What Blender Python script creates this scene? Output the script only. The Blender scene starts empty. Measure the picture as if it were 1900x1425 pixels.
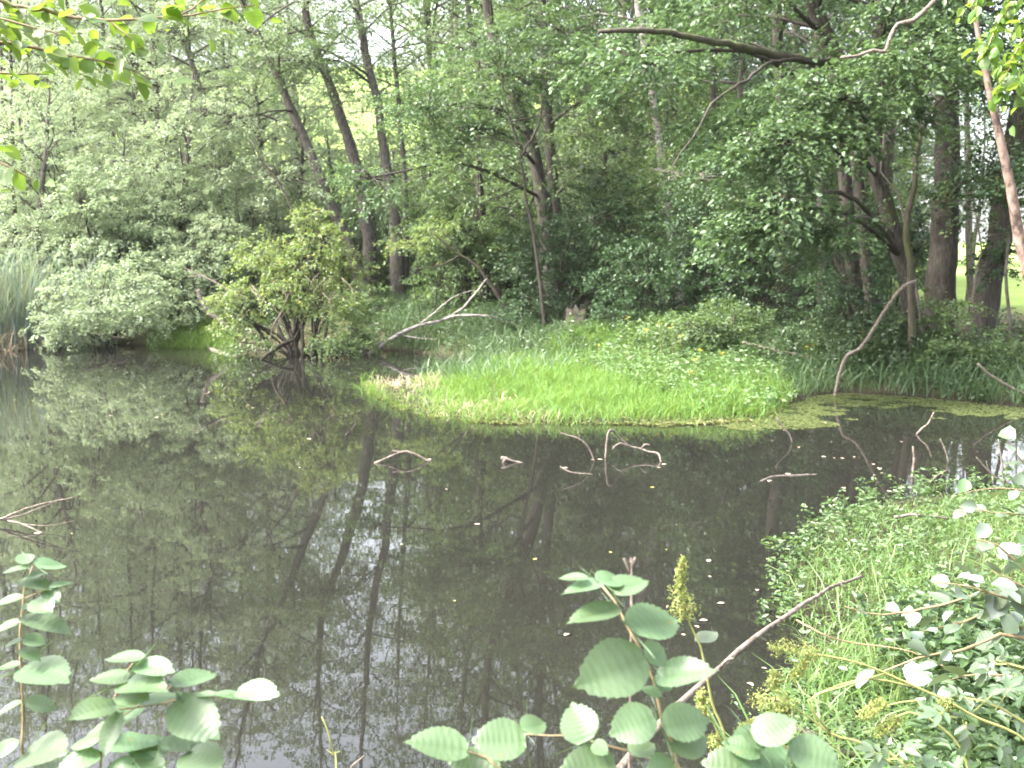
import bpy, math, random
import numpy as np
S = bpy.context.scene
R = math.radians
# ------------------------------------------------------------------ camera, sky, sun, exposure
W0, H0, F = 1900.0, 1425.0, 1825.0
CAM = np.array((0.0, 0.0, 2.5)); PITCH = R(6.94)
cd = bpy.data.cameras.new("camera"); cam = bpy.data.objects.new("camera", cd)
S.collection.objects.link(cam); S.camera = cam
cam.location = CAM; cam.rotation_euler = (R(90) - PITCH, 0, 0)
cd.sensor_width = 36; cd.lens = 36 * F / W0; cd.clip_start = .05; cd.clip_end = 3000
cd.dof.use_dof = True; cd.dof.focus_distance = 4.6; cd.dof.aperture_fstop = 5.2
SUN_EL, SUN_AZ = 50, -100            # azimuth from +Y, negative = towards the left of the view
w = bpy.data.worlds.new("World"); S.world = w; w.use_nodes = True
nt = w.node_tree; nt.nodes.clear()
sky = nt.nodes.new('ShaderNodeTexSky'); sky.sky_type = 'NISHITA'; sky.sun_disc = False
sky.sun_elevation = R(SUN_EL); sky.sun_rotation = R(SUN_AZ); sky.air_density = 1.0; sky.dust_density = 6.0; sky.ozone_density = 1.0
hs = nt.nodes.new('ShaderNodeHueSaturation'); hs.inputs['Saturation'].default_value = .38
bg = nt.nodes.new('ShaderNodeBackground'); bg.inputs[1].default_value = .15
wo = nt.nodes.new('ShaderNodeOutputWorld')
nt.links.new(sky.outputs[0], hs.inputs['Color']); nt.links.new(hs.outputs[0], bg.inputs[0]); nt.links.new(bg.outputs[0], wo.inputs[0])
sl = bpy.data.lights.new("sun", 'SUN'); sl.energy = 1.75; sl.angle = R(14); sl.color = (1, .95, .86)
so = bpy.data.objects.new("sun", sl); S.collection.objects.link(so)
so.rotation_euler = (R(90 - SUN_EL), 0, R(180 - SUN_AZ)); so.location = (-20, 40, 60)
S.view_settings.view_transform = 'Standard'; S.view_settings.look = 'None'; S.view_settings.gamma = 1
S.view_settings.exposure = 3.2
cy = S.cycles
cy.max_bounces = 6; cy.diffuse_bounces = 3; cy.glossy_bounces = 3; cy.transmission_bounces = 3; cy.volume_bounces = 0
cy.transparent_max_bounces = 4; cy.caustics_reflective = False; cy.caustics_refractive = False
cy.use_denoising = True; cy.sample_clamp_indirect = 6
cy.pixel_filter_type = 'BLACKMAN_HARRIS'; cy.filter_width = 1.7

# ------------------------------------------------------------------ pixel <-> world
cp, sp = math.cos(PITCH), math.sin(PITCH)
def ray(px, py):
    x = (px - W0 / 2) / F; y = (H0 / 2 - py) / F
    return np.array((x, cp + y * sp, -sp + y * cp))
def at(px, py, Y):
    d = ray(px, py); return CAM + d * (Y / d[1])
def atz(px, py, z=0.0):
    d = ray(px, py); return CAM + d * ((z - CAM[2]) / d[2])
def unit(v):
    v = np.asarray(v, float); return v / np.maximum(np.linalg.norm(v, axis=-1, keepdims=True), 1e-9)

# ------------------------------------------------------------------ mesh helpers
class Geo:
    def __init__(s): s.v = []; s.q = []; s.t = []; s.uv = {}; s.n = 0
    def add(s, v, q=None, t=None):
        v = np.asarray(v, float).reshape(-1, 3)
        if q is not None and len(q): s.q.append(np.asarray(q, int).reshape(-1, 4) + s.n)
        if t is not None and len(t): s.t.append(np.asarray(t, int).reshape(-1, 3) + s.n)
        s.v.append(v); s.n += len(v)
    def mesh(s, name, mat, origin=(0, 0, 0), smooth=False):
        v = np.concatenate(s.v) - np.asarray(origin, float) if s.v else np.zeros((0, 3))
        q = np.concatenate(s.q) if s.q else np.zeros((0, 4), int)
        t = np.concatenate(s.t) if s.t else np.zeros((0, 3), int)
        me = bpy.data.meshes.new(name)
        me.vertices.add(len(v)); me.vertices.foreach_set('co', v.astype(np.float32).ravel())
        li = np.concatenate((q.ravel(), t.ravel())).astype(np.int32)
        me.loops.add(len(li)); me.loops.foreach_set('vertex_index', li)
        me.polygons.add(len(q) + len(t))
        st = np.concatenate((np.arange(len(q)) * 4, len(q) * 4 + np.arange(len(t)) * 3)).astype(np.int32)
        me.polygons.foreach_set('loop_start', st)
        if smooth: me.polygons.foreach_set('use_smooth', np.ones(len(st), bool))
        me.update(calc_edges=True); me.validate()
        me.materials.append(mat)
        return me
    def obj(s, name, mat, parent=None, smooth=False, origin=None):
        if origin is None: origin = parent.location if parent is not None else (0, 0, 0)
        o = bpy.data.objects.new(name, s.mesh(name, mat, origin, smooth)); S.collection.objects.link(o)
        if parent is not None: o.parent = parent
        else: o.location = origin
        return o
def tag(o, label, cat, group=None, kind=None):
    if label: o['label'] = label
    if cat: o['category'] = cat
    if group: o['group'] = group
    if kind: o['kind'] = kind
    return o
def thing(name, label, cat, loc, group=None):
    o = bpy.data.objects.new(name, None); S.collection.objects.link(o)
    o.location = [float(x) for x in loc]; o.empty_display_size = .1
    return tag(o, label, cat, group)
def copy_tree(o, loc, rz=0.0, sc=1.0):
    c = o.copy(); S.collection.objects.link(c); c.location = [float(x) for x in loc]; c.rotation_euler = (0, 0, rz); c.scale = (sc,) * 3
    for ch in o.children:
        k = ch.copy(); S.collection.objects.link(k); k.parent = c
    return c

def smooth_path(pts, rad, step):
    """Catmull-Rom through the points, radii interpolated."""
    P = np.asarray(pts, float); r = np.asarray(rad, float)
    if len(P) < 3: P = np.vstack((P[0], (P[0] + P[-1]) / 2, P[-1])); r = np.array((r[0], (r[0] + r[-1]) / 2, r[-1]))
    E = np.vstack((2 * P[0] - P[1], P, 2 * P[-1] - P[-2])); out = []; ro = []
    for i in range(len(P) - 1):
        a, b, c, d = E[i:i + 4]; n = max(1, int(np.linalg.norm(c - b) / step))
        for k in range(n):
            t = k / n
            out.append(.5 * (2 * b + (c - a) * t + (2 * a - 5 * b + 4 * c - d) * t * t + (3 * b - a - 3 * c + d) * t ** 3)); ro.append(r[i] * (1 - t) + r[i + 1] * t)
    out.append(P[-1]); ro.append(r[-1])
    return np.array(out), np.array(ro)
def tube(g, pts, rad, sides=6, step=None, rng=None, wob=0.0, rough=0.0, raw=False):
    if not raw:
        L = np.linalg.norm(np.diff(np.asarray(pts, float), axis=0), axis=1).sum()
        pts, rad = smooth_path(pts, rad, step or L / 8)
    pts = np.asarray(pts, float); rad = np.asarray(rad, float); n = len(pts)
    if rng is not None and wob:
        j = rng.normal(0, wob, (n, 3)); j[0] = 0; pts = pts + j
    T = unit(np.gradient(pts, axis=0)); up = np.array((0, 0, 1.)) if abs(T[0][2]) < .9 else np.array((1., 0, 0))
    A = np.zeros((n, 3)); a = unit(np.cross(T[0], up))
    for i in range(n):
        a = unit(a - T[i] * np.dot(a, T[i])); A[i] = a
    B = np.cross(T, A)
    th = np.arange(sides) * 2 * math.pi / sides
    rr = np.repeat(rad[:, None], sides, 1)
    if rng is not None and rough: rr = rr * (1 + rng.normal(0, rough, rr.shape))
    v = pts[:, None] + rr[..., None] * (np.cos(th)[None, :, None] * A[:, None] + np.sin(th)[None, :, None] * B[:, None])
    v = np.vstack((v.reshape(-1, 3), pts[0] - T[0] * rad[0] * .3, pts[-1] + T[-1] * rad[-1] * .3))
    i, k = np.meshgrid(np.arange(n - 1), np.arange(sides), indexing='ij'); k2 = (k + 1) % sides
    q = np.stack((i * sides + k, i * sides + k2, (i + 1) * sides + k2, (i + 1) * sides + k), -1).reshape(-1, 4)
    k = np.arange(sides); k2 = (k + 1) % sides; m = n * sides
    t = np.vstack((np.stack((np.full(sides, m), k2, k), -1), np.stack((np.full(sides, m + 1), m - sides + k, m - sides + k2), -1)))
    g.add(v, q, t); return pts
def kites(g, base, d, nrm, L, wr=.62, fold=.12, droop=.12, six=False):
    """Many leaves at once: base (n,3), direction, normal, length (n)."""
    base = np.asarray(base, float); d = unit(d); s = unit(np.cross(d, nrm)); nn = np.cross(s, d); L = np.asarray(L)[:, None]; w_ = L * wr * .5; n = len(base)
    if not six:
        v = np.stack((base, base + d * L * .5 + s * w_ + nn * L * fold, base + d * L - nn * L * droop, base + d * L * .5 - s * w_ + nn * L * fold), 1)
        o = np.arange(n)[:, None] * 4
        g.add(v.reshape(-1, 3), None, np.vstack((o + np.array((0, 1, 2)), o + np.array((0, 2, 3)))))
    else:
        f = nn * L * fold
        v = np.stack((base, base + d * L * .28 + s * w_ * .92 + f, base + d * L * .7 + s * w_ * .8 + f * .7, base + d * L - nn * L * droop,
                      base + d * L * .7 - s * w_ * .8 + f * .7, base + d * L * .28 - s * w_ * .92 + f), 1)
        o = np.arange(n)[:, None] * 6
        g.add(v.reshape(-1, 3), np.vstack((o + np.array((0, 1, 2, 3)), o + np.array((0, 3, 4, 5)))))
UP = np.array((0, 0, 1.))
def sprays(g, rng, B, D, Ls, m, leaf, flat=.45, droop=.25, six=False, fan=.42, wr=.66):
    """Flat leafy twigs: B base, D direction, Ls length, m leaves on each."""
    B = np.asarray(B, float); D = unit(D); k = len(B)
    t = np.sqrt(rng.random((k, m))) * .95 + .06
    side = np.where(rng.random((k, m)) < .5, -1., 1.)
    Sd = np.cross(D, UP); Sd = unit(Sd + 1e-4)
    l = np.asarray(Ls)[:, None]
    u = rng.random((k, m)) * fan * (1.15 - t) + .02
    pos = B[:, None] + D[:, None] * (t * l)[..., None] + Sd[:, None] * (side * u * l)[..., None]
    pos[..., 2] -= droop * l * t * t + rng.normal(0, .05, (k, m)) * l
    dr = D[:, None] * .7 + Sd[:, None] * (side * .8)[..., None] + rng.normal(0, .35, (k, m, 3)); dr[..., 2] -= .25
    nm = np.array((0, 0, 1.)) + rng.normal(0, flat, (k, m, 3))
    nm[..., 2] = np.abs(nm[..., 2])
    sz = leaf * np.clip(rng.normal(1, .25, k * m), .45, 1.6)
    kites(g, pos.reshape(-1, 3), dr.reshape(-1, 3), nm.reshape(-1, 3), sz, wr=wr, six=six)

# ------------------------------------------------------------------ materials
def newmat(name):
    m = bpy.data.materials.new(name); m.use_nodes = True; n = m.node_tree; n.nodes.clear()
    out = n.nodes.new('ShaderNodeOutputMaterial'); return m, n, out
def ramp(n, fac, stops):
    r = n.nodes.new('ShaderNodeValToRGB'); e = r.color_ramp.elements
    while len(e) < len(stops): e.new(.5)
    for el, (p, c) in zip(e, stops): el.position = p; el.color = (*c, 1)
    if fac is not None: n.links.new(fac, r.inputs[0])
    return r.outputs[0]
def noise(n, vec, scale, detail=3, rough=.6):
    t = n.nodes.new('ShaderNodeTexNoise'); t.inputs['Scale'].default_value = scale; t.inputs['Detail'].default_value = detail; t.inputs['Roughness'].default_value = rough
    if vec is not None: n.links.new(vec, t.inputs['Vector'])
    return t.outputs['Fac']
def mixc(n, fac, a, b):
    m = n.nodes.new('ShaderNodeMix'); m.data_type = 'RGBA'
    for s_, x in ((0, fac), (6, a), (7, b)):
        if isinstance(x, (int, float)): m.inputs[s_].default_value = x
        elif isinstance(x, tuple): m.inputs[s_].default_value = (*x, 1)
        else: n.links.new(x, m.inputs[s_])
    return m.outputs[2]
def leafmat(name, cols, rough=.42, trans=.35, tcol=None, spec=.5, dead=None):
    """cols: ramp of leaf colours picked at random for each leaf, shifted a little for each plant."""
    m, n, out = newmat(name)
    geo = n.nodes.new('ShaderNodeNewGeometry'); oi = n.nodes.new('ShaderNodeObjectInfo')
    k = len(cols)
    c = ramp(n, geo.outputs['Random Per Island'], [((i + .5) / k, x) for i, x in enumerate(cols)])
    if dead:
        gt = n.nodes.new('ShaderNodeMath'); gt.operation = 'FRACT'
        mu = n.nodes.new('ShaderNodeMath'); mu.operation = 'MULTIPLY'; mu.inputs[1].default_value = 37.0
        n.links.new(geo.outputs['Random Per Island'], mu.inputs[0]); n.links.new(mu.outputs[0], gt.inputs[0])
        cm = n.nodes.new('ShaderNodeMath'); cm.operation = 'LESS_THAN'; cm.inputs[1].default_value = dead[0]
        n.links.new(gt.outputs[0], cm.inputs[0]); c = mixc(n, cm.outputs[0], c, dead[1])
    h = n.nodes.new('ShaderNodeHueSaturation')
    mr = n.nodes.new('ShaderNodeMapRange'); mr.inputs[3].default_value = .82; mr.inputs[4].default_value = 1.2
    n.links.new(oi.outputs['Random'], mr.inputs[0]); n.links.new(mr.outputs[0], h.inputs['Value']); n.links.new(c, h.inputs['Color'])
    b = n.nodes.new('ShaderNodeBsdfPrincipled'); n.links.new(h.outputs[0], b.inputs['Base Color'])
    b.inputs['Roughness'].default_value = rough; b.inputs['Specular IOR Level'].default_value = spec
    tr = n.nodes.new('ShaderNodeBsdfTranslucent')
    tc = mixc(n, .5, h.outputs[0], tcol or (.16, .22, .03)); n.links.new(tc, tr.inputs[0])
    mx = n.nodes.new('ShaderNodeMixShader'); mx.inputs[0].default_value = trans
    n.links.new(b.outputs[0], mx.inputs[1]); n.links.new(tr.outputs[0], mx.inputs[2]); n.links.new(mx.outputs[0], out.inputs[0])
    return m
def barkmat(name, stops, scale=(9, 9, 2.2), moss=0.0, bump=.5, rough=.9):
    m, n, out = newmat(name)
    g = n.nodes.new('ShaderNodeNewGeometry'); mp = n.nodes.new('ShaderNodeMapping'); mp.inputs['Scale'].default_value = scale
    n.links.new(g.outputs['Position'], mp.inputs[0])
    f = noise(n, mp.outputs[0], 2.2, 6, .68); c = ramp(n, f, stops)
    if moss:
        mf = noise(n, g.outputs['Position'], 1.3, 5, .7); mr = n.nodes.new('ShaderNodeMapRange')
        mr.inputs[1].default_value = .64 - moss * .3; mr.inputs[2].default_value = .76 - moss * .3; n.links.new(mf, mr.inputs[0])
        c = mixc(n, mr.outputs[0], c, (.05, .06, .018))
    b = n.nodes.new('ShaderNodeBsdfPrincipled'); n.links.new(c, b.inputs['Base Color']); b.inputs['Roughness'].default_value = rough
    b.inputs['Specular IOR Level'].default_value = .25
    bp = n.nodes.new('ShaderNodeBump'); bp.inputs['Strength'].default_value = bump; bp.inputs['Distance'].default_value = .03
    n.links.new(f, bp.inputs['Height']); n.links.new(bp.outputs[0], b.inputs['Normal']); n.links.new(b.outputs[0], out.inputs[0])
    return m
M = {}
M['leaf_pale'] = leafmat('leaf_pale', [(.15, .205, .125), (.19, .25, .155), (.225, .285, .185), (.23, .295, .145)], trans=.48, tcol=(.33, .41, .19))  # grey-green leaf, lightened further to carry the brighter light of the left wood
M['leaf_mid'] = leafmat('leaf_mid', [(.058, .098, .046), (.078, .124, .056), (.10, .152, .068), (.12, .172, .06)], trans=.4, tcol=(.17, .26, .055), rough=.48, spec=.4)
M['leaf_dark'] = leafmat('leaf_dark', [(.022, .047, .022), (.03, .062, .028), (.04, .076, .033), (.05, .086, .032)], trans=.28, tcol=(.08, .135, .035), rough=.46, spec=.4)  # dark foliage, base colour lowered further to carry the shade of the right wood
M['leaf_yellow'] = leafmat('leaf_yellow', [(.10, .16, .055), (.13, .195, .06), (.17, .22, .065), (.12, .185, .065)], trans=.45, tcol=(.26, .34, .07), dead=(.05, (.34, .27, .09)))
M['leaf_gloss'] = leafmat('leaf_gloss', [(.048, .084, .04), (.062, .104, .048), (.076, .124, .056), (.09, .14, .054)], rough=.42, trans=.32, spec=.42, tcol=(.12, .2, .045))  # glossy leaf; base colour also lowered to deepen the shade on the right
M['leaf_beech'] = leafmat('leaf_beech', [(.075, .15, .03), (.095, .18, .035), (.14, .21, .04)], trans=.55, tcol=(.27, .37, .035), rough=.4)
M['leaf_willow'] = leafmat('leaf_willow', [(.09, .12, .09), (.11, .15, .11), (.14, .18, .14), (.07, .13, .05)], trans=.25, rough=.34, spec=.7)
M['herb'] = leafmat('herb', [(.07, .125, .045), (.09, .16, .055), (.11, .18, .065), (.09, .15, .07)], trans=.35)
M['herb_dark'] = leafmat('herb_dark', [(.03, .056, .022), (.04, .072, .028), (.05, .085, .034)], trans=.3, tcol=(.10, .15, .04))
M['grass_bright'] = leafmat('grass_bright', [(.066, .15, .028), (.08, .17, .034), (.10, .19, .04), (.13, .20, .05)], trans=.42, tcol=(.24, .33, .04), rough=.55, spec=.3)
M['grass_bank'] = leafmat('grass_bank', [(.07, .14, .036), (.09, .165, .044), (.115, .185, .056), (.14, .18, .07)], trans=.4, tcol=(.16, .25, .04), rough=.45)
M['grass_dull'] = leafmat('grass_dull', [(.055, .105, .042), (.07, .13, .05), (.085, .145, .06)], trans=.38, rough=.5, tcol=(.14, .22, .06))
M['reed'] = leafmat('reed', [(.17, .24, .19), (.21, .28, .22), (.24, .30, .24), (.26, .26, .17)], trans=.3, rough=.45)
M['straw'] = leafmat('straw', [(.42, .34, .23), (.34, .27, .18), (.50, .42, .30)], trans=.25, tcol=(.4, .32, .2), rough=.7)
M['duckweed'] = leafmat('duckweed', [(.045, .062, .018), (.06, .078, .022), (.08, .092, .03)], trans=.2, rough=.5)
M['moss'] = leafmat('moss', [(.13, .14, .045), (.19, .17, .08), (.11, .14, .04)], trans=.2, rough=.7)
M['seed'] = leafmat('seed', [(.15, .21, .05), (.18, .24, .058), (.2, .225, .065), (.19, .17, .06)], trans=.35, tcol=(.25, .27, .06), rough=.7)
M['flower'] = leafmat('flower', [(.5, .38, .02), (.55, .44, .03)], trans=.3, tcol=(.5, .4, .03), rough=.6)
M['litter'] = leafmat('litter', [(.46, .38, .24), (.55, .45, .33), (.38, .27, .15), (.60, .54, .42)], trans=.1, tcol=(.4, .3, .1), rough=.5)
M['petal'] = leafmat('petal', [(.27, .23, .175), (.33, .29, .22), (.24, .165, .12)], trans=.1, tcol=(.5, .4, .3), rough=.5)
M['yellow_leaf'] = leafmat('yellow_leaf', [(.28, .24, .07), (.32, .28, .10)], trans=.1, tcol=(.5, .4, .1), rough=.5)
M['bark_grey'] = barkmat('bark_grey', [(.36, (.03, .026, .022)), (.5, (.075, .066, .058)), (.66, (.13, .117, .105))], moss=.3, bump=.8)
M['bark_dark'] = barkmat('bark_dark', [(.3, (.016, .013, .011)), (.5, (.04, .034, .028)), (.7, (.075, .065, .054))], moss=.3)
M['bark_moss'] = barkmat('bark_moss', [(.3, (.022, .019, .014)), (.5, (.05, .043, .032)), (.7, (.085, .075, .055))], moss=.45)
M['bark_ridged'] = barkmat('bark_ridged', [(.36, (.022, .018, .015)), (.5, (.045, .039, .033)), (.64, (.085, .075, .065))], scale=(16, 16, 1.6), moss=.3, bump=1.0)
M['bark_birch'] = barkmat('bark_birch', [(.34, (.045, .04, .035)), (.46, (.18, .16, .145)), (.64, (.36, .33, .30))], scale=(3, 3, 7), moss=.1, rough=.7)
M['bark_bare'] = barkmat('bark_bare', [(.38, (.035, .024, .02)), (.48, (.12, .082, .066)), (.66, (.2, .15, .125))], scale=(5, 5, 3), bump=.3, rough=.8)
M['dead_pale'] = barkmat('dead_pale', [(.34, (.04, .031, .025)), (.5, (.13, .105, .088)), (.7, (.225, .19, .162))], scale=(12, 12, 12), bump=.4)
M['dead_grey'] = barkmat('dead_grey', [(.3, (.05, .04, .034)), (.5, (.12, .10, .085)), (.7, (.2, .175, .155))], scale=(12, 12, 12), bump=.4)
M['stem_green'] = barkmat('stem_green', [(.3, (.12, .14, .045)), (.6, (.22, .22, .08))], scale=(20, 20, 20), bump=.1, rough=.5)
M['stem_brown'] = barkmat('stem_brown', [(.3, (.10, .075, .04)), (.6, (.2, .15, .085))], scale=(20, 20, 20), bump=.2, rough=.6)

# ------------------------------------------------------------------ terrain and water
POND_PX = [(-420, 660), (-150, 652), (0, 648), (130, 640), (270, 641), (400, 646), (520, 650), (640, 655), (730, 650), (800, 660), (866, 670), (885, 686),
           (800, 697), (705, 708), (676, 718), (720, 742), (780, 769), (900, 783), (1100, 786), (1300, 784), (1400, 778), (1450, 757), (1510, 735),
           (1560, 729), (1700, 737), (1900, 757), (2200, 800), (2250, 850), (2080, 892), (1900, 907), (1700, 918), (1545, 950), (1475, 1035),
           (1445, 1110), (1492, 1190), (1440, 1260), (1400, 1340), (1300, 1450), (1000, 1560), (400, 1600), (-300, 1560), (-1100, 1300), (-1300, 1000), (-900, 720)]
POND = np.array([atz(x, y)[:2] for x, y in POND_PX])
def pond_dist(x, y):
    """Signed distance to the waterline, positive on land."""
    x = np.asarray(x, float); y = np.asarray(y, float)
    p = np.stack((x.ravel(), y.ravel()), -1); best = np.full(len(p), 1e9); ins = np.zeros(len(p), bool)
    for a, b in zip(POND, np.roll(POND, -1, 0)):
        ab = b - a; t = np.clip(((p - a) @ ab) / (ab @ ab), 0, 1); best = np.minimum(best, np.hypot(*(p - a - t[:, None] * ab).T))
        c = (a[1] > p[:, 1]) != (b[1] > p[:, 1]); xi = a[0] + (p[:, 1] - a[1]) / (b[1] - a[1] + 1e-12) * (b[0] - a[0]); ins ^= c & (p[:, 0] < xi)
    return np.where(ins, -best, best).reshape(x.shape)
def sst(a, b, x):
    t = np.clip((x - a) / (b - a), 0, 1); return t * t * (3 - 2 * t)
def lumps(x, y):
    return .5 * np.sin(x * 1.7 + 1.3 * np.sin(y * .9)) * np.sin(y * 1.3 + .7 * np.sin(x * 1.1)) + .5 * np.sin(x * .37 + 2) * np.sin(y * .41 + 1)
def ground_z(x, y):
    x = np.asarray(x, float); y = np.asarray(y, float); d = pond_dist(x, y)
    isl = sst(1.35, .85, np.hypot((x - .6) / 5.4, (y - 19.2) / 4.6))
    near = sst(4.6, 1.2, y)
    amp = .17 + .72 * sst(16.5, 20, y) * (1 - isl) - .04 * isl + .7 * near
    z = np.where(d > 0, amp * (1 - np.exp(-np.maximum(d, 0) / (1.1 + 1.6 * (1 - near)))), np.maximum(d * .5, -.9))
    z = z + np.where(d > .4, .05 * lumps(x, y) * np.minimum(d, 2) / 2, 0)
    far = sst(30, 48, y) * .55
    th = x / np.maximum(y, 1)
    hill = sst(58, 190, y) * (36 - 31 * sst(.16, .42, th))
    z = z + far + hill + hill * .06 * lumps(x * .07, y * .07)
    return z
def gz(x, y): return float(ground_z(np.array([x]), np.array([y]))[0])
def axis(lo, hi, fine_lo, fine_hi, st):
    a = list(np.arange(fine_lo, fine_hi + st, st)); s = st
    while a[-1] < hi: s *= 1.16; a.append(a[-1] + s)
    s = st; b = [fine_lo]
    while b[-1] > lo: s *= 1.16; b.append(b[-1] - s)
    return np.array(b[:0:-1] + a)
gx = axis(-700, 700, -15, 15, .22); gy = axis(-60, 1200, -.6, 36, .22)
X, Yg = np.meshgrid(gx, gy); Zg = ground_z(X, Yg)
g = Geo(); nx, ny = len(gx), len(gy)
i, k = np.meshgrid(np.arange(ny - 1), np.arange(nx - 1), indexing='ij')
g.add(np.stack((X, Yg, Zg), -1).reshape(-1, 3), np.stack((i * nx + k, i * nx + k + 1, (i + 1) * nx + k + 1, (i + 1) * nx + k), -1).reshape(-1, 4))
m, n, out = newmat('forest_floor')
ge = n.nodes.new('ShaderNodeNewGeometry'); sx = n.nodes.new('ShaderNodeSeparateXYZ'); n.links.new(ge.outputs['Position'], sx.inputs[0])
f1 = noise(n, ge.outputs['Position'], .8, 8, .7); f2 = noise(n, ge.outputs['Position'], 14, 5, .7)
floor_c = ramp(n, f1, [(.3, (.035, .026, .016)), (.5, (.06, .055, .028)), (.62, (.06, .09, .03)), (.8, (.08, .12, .04))])
lit = ramp(n, f2, [(.35, (.03, .024, .015)), (.6, (.10, .085, .05)), (.75, (.06, .08, .03))])
c = mixc(n, .45, floor_c, lit)
mead = ramp(n, noise(n, ge.outputs['Position'], .12, 6, .65), [(.35, (.14, .21, .05)), (.55, (.20, .27, .07)), (.7, (.25, .29, .09))])
mr = n.nodes.new('ShaderNodeMapRange'); mr.inputs[1].default_value = 44; mr.inputs[2].default_value = 56; mxa = n.nodes.new('ShaderNodeMath'); mxa.operation = 'SUBTRACT'; mxa.inputs[1].default_value = 9; n.links.new(sx.outputs[0], mxa.inputs[0])
mxb = n.nodes.new('ShaderNodeMath'); mxb.operation = 'MAXIMUM'; mxb.inputs[1].default_value = 0; n.links.new(mxa.outputs[0], mxb.inputs[0])
mxc = n.nodes.new('ShaderNodeMath'); mxc.operation = 'MULTIPLY_ADD'; mxc.inputs[1].default_value = 2; n.links.new(mxb.outputs[0], mxc.inputs[0]); n.links.new(sx.outputs[1], mxc.inputs[2]); n.links.new(mxc.outputs[0], mr.inputs[0])
c = mixc(n, mr.outputs[0], c, mead)
wet = n.nodes.new('ShaderNodeMapRange'); wet.inputs[1].default_value = .02; wet.inputs[2].default_value = .12; n.links.new(sx.outputs[2], wet.inputs[0])
c = mixc(n, wet.outputs[0], (.02, .016, .011), c)
b = n.nodes.new('ShaderNodeBsdfPrincipled'); b.inputs['Roughness'].default_value = .95; b.inputs['Specular IOR Level'].default_value = .15; n.links.new(c, b.inputs['Base Color'])
bp = n.nodes.new('ShaderNodeBump'); bp.inputs['Strength'].default_value = .7; bp.inputs['Distance'].default_value = .06; n.links.new(f2, bp.inputs['Height']); n.links.new(bp.outputs[0], b.inputs['Normal'])
n.links.new(b.outputs[0], out.inputs[0])
tag(g.obj('ground', m, smooth=True), None, None, kind='structure')

m, n, out = newmat('pond_water')
ge = n.nodes.new('ShaderNodeNewGeometry'); mp = n.nodes.new('ShaderNodeMapping'); mp.inputs['Scale'].default_value = (1, 1.6, 1); n.links.new(ge.outputs['Position'], mp.inputs[0])
b = n.nodes.new('ShaderNodeBsdfPrincipled'); b.inputs['Roughness'].default_value = .012; b.inputs['IOR'].default_value = 1.42
c = ramp(n, noise(n, ge.outputs['Position'], .25, 4, .6), [(.3, (.009, .0092, .008)), (.7, (.0125, .0122, .0102))]); n.links.new(c, b.inputs['Base Color'])
bp = n.nodes.new('ShaderNodeBump'); bp.inputs['Strength'].default_value = .006; bp.inputs['Distance'].default_value = .04
n.links.new(noise(n, mp.outputs[0], 3.2, 3, .55), bp.inputs['Height']); n.links.new(bp.outputs[0], b.inputs['Normal']); n.links.new(b.outputs[0], out.inputs[0])
g = Geo(); lo = POND.min(0) - 3; hi = POND.max(0) + 3
g.add([(lo[0], lo[1], 0), (hi[0], lo[1], 0), (hi[0], hi[1], 0), (lo[0], hi[1], 0)], [(0, 1, 2, 3)])
tag(g.obj('water', m), None, None, kind='structure')

# ------------------------------------------------------------------ trees
def rise(path, top_z, rng, lean=.35):
    """Carries a trunk on from its last seen point to its top."""
    p = [np.asarray(q, float) for q in path]; d = unit(p[-1] - p[-2]); d = unit(d * lean + UP * (1 - lean * .5))
    while p[-1][2] < top_z - .3:
        d = unit(d + UP * .12 + rng.normal(0, .05, 3)); p.append(p[-1] + d * 1.6)
    return p
def crown_on(gl, gw, rng, P, r, z0, Rm, nl, nsp, m, leaf, six=False, shape=1.0, sp_len=1.25):
    """Limbs from trunk polyline P above z0, leafy twigs along each limb."""
    z = P[:, 2]; zt = z[-1]; B = []; D = []; Ls = []
    az = rng.random() * 6.28
    for q in range(nl):
        h = (q + rng.random()) / nl; zz = z0 + (zt - z0) * h * .97; az += 2.4 + rng.normal(0, .35)
        o = np.array([np.interp(zz, z, P[:, c]) for c in range(3)]); rr = np.interp(zz, z, r)
        L = Rm * (math.sin(math.pi * min(1, .22 + .78 * h) ** 1.0) ** .6 * .8 + .25) * rng.uniform(.6, 1.25) * shape
        el = rng.uniform(.15, .55) + .5 * h; a = np.array((math.cos(az), math.sin(az), 0))
        e1 = o + a * L * .5 + UP * L * .5 * math.tan(min(el, 1.1)); e2 = o + a * L + UP * (L * .62 * math.tan(min(el, 1.0)) - .12 * L) + rng.normal(0, .2, 3)
        lr = max(.012, min(rr * .45, .012 * L + .012))
        pts = tube(gw, [o, e1, e2], [lr, lr * .6, lr * .2], sides=4, step=L / 5)
        k = max(2, int(nsp * L / Rm))
        for s_ in range(k):
            t = .18 + .82 * (s_ + rng.random()) / k; x = np.array([np.interp(t * (len(pts) - 1), np.arange(len(pts)), pts[:, c]) for c in range(3)])
            sg = 1 if s_ % 2 else -1; sd = np.cross(a, UP) * sg
            B.append(x); D.append(a * rng.uniform(.2, .9) + sd * rng.uniform(.3, 1.1) + UP * rng.normal(.05, .3)); Ls.append(sp_len * rng.uniform(.6, 1.25) * (.55 + .45 * L / Rm))
    if B: sprays(gl, rng, np.array(B), np.array(D), np.array(Ls), m, leaf, six=six)
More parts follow.
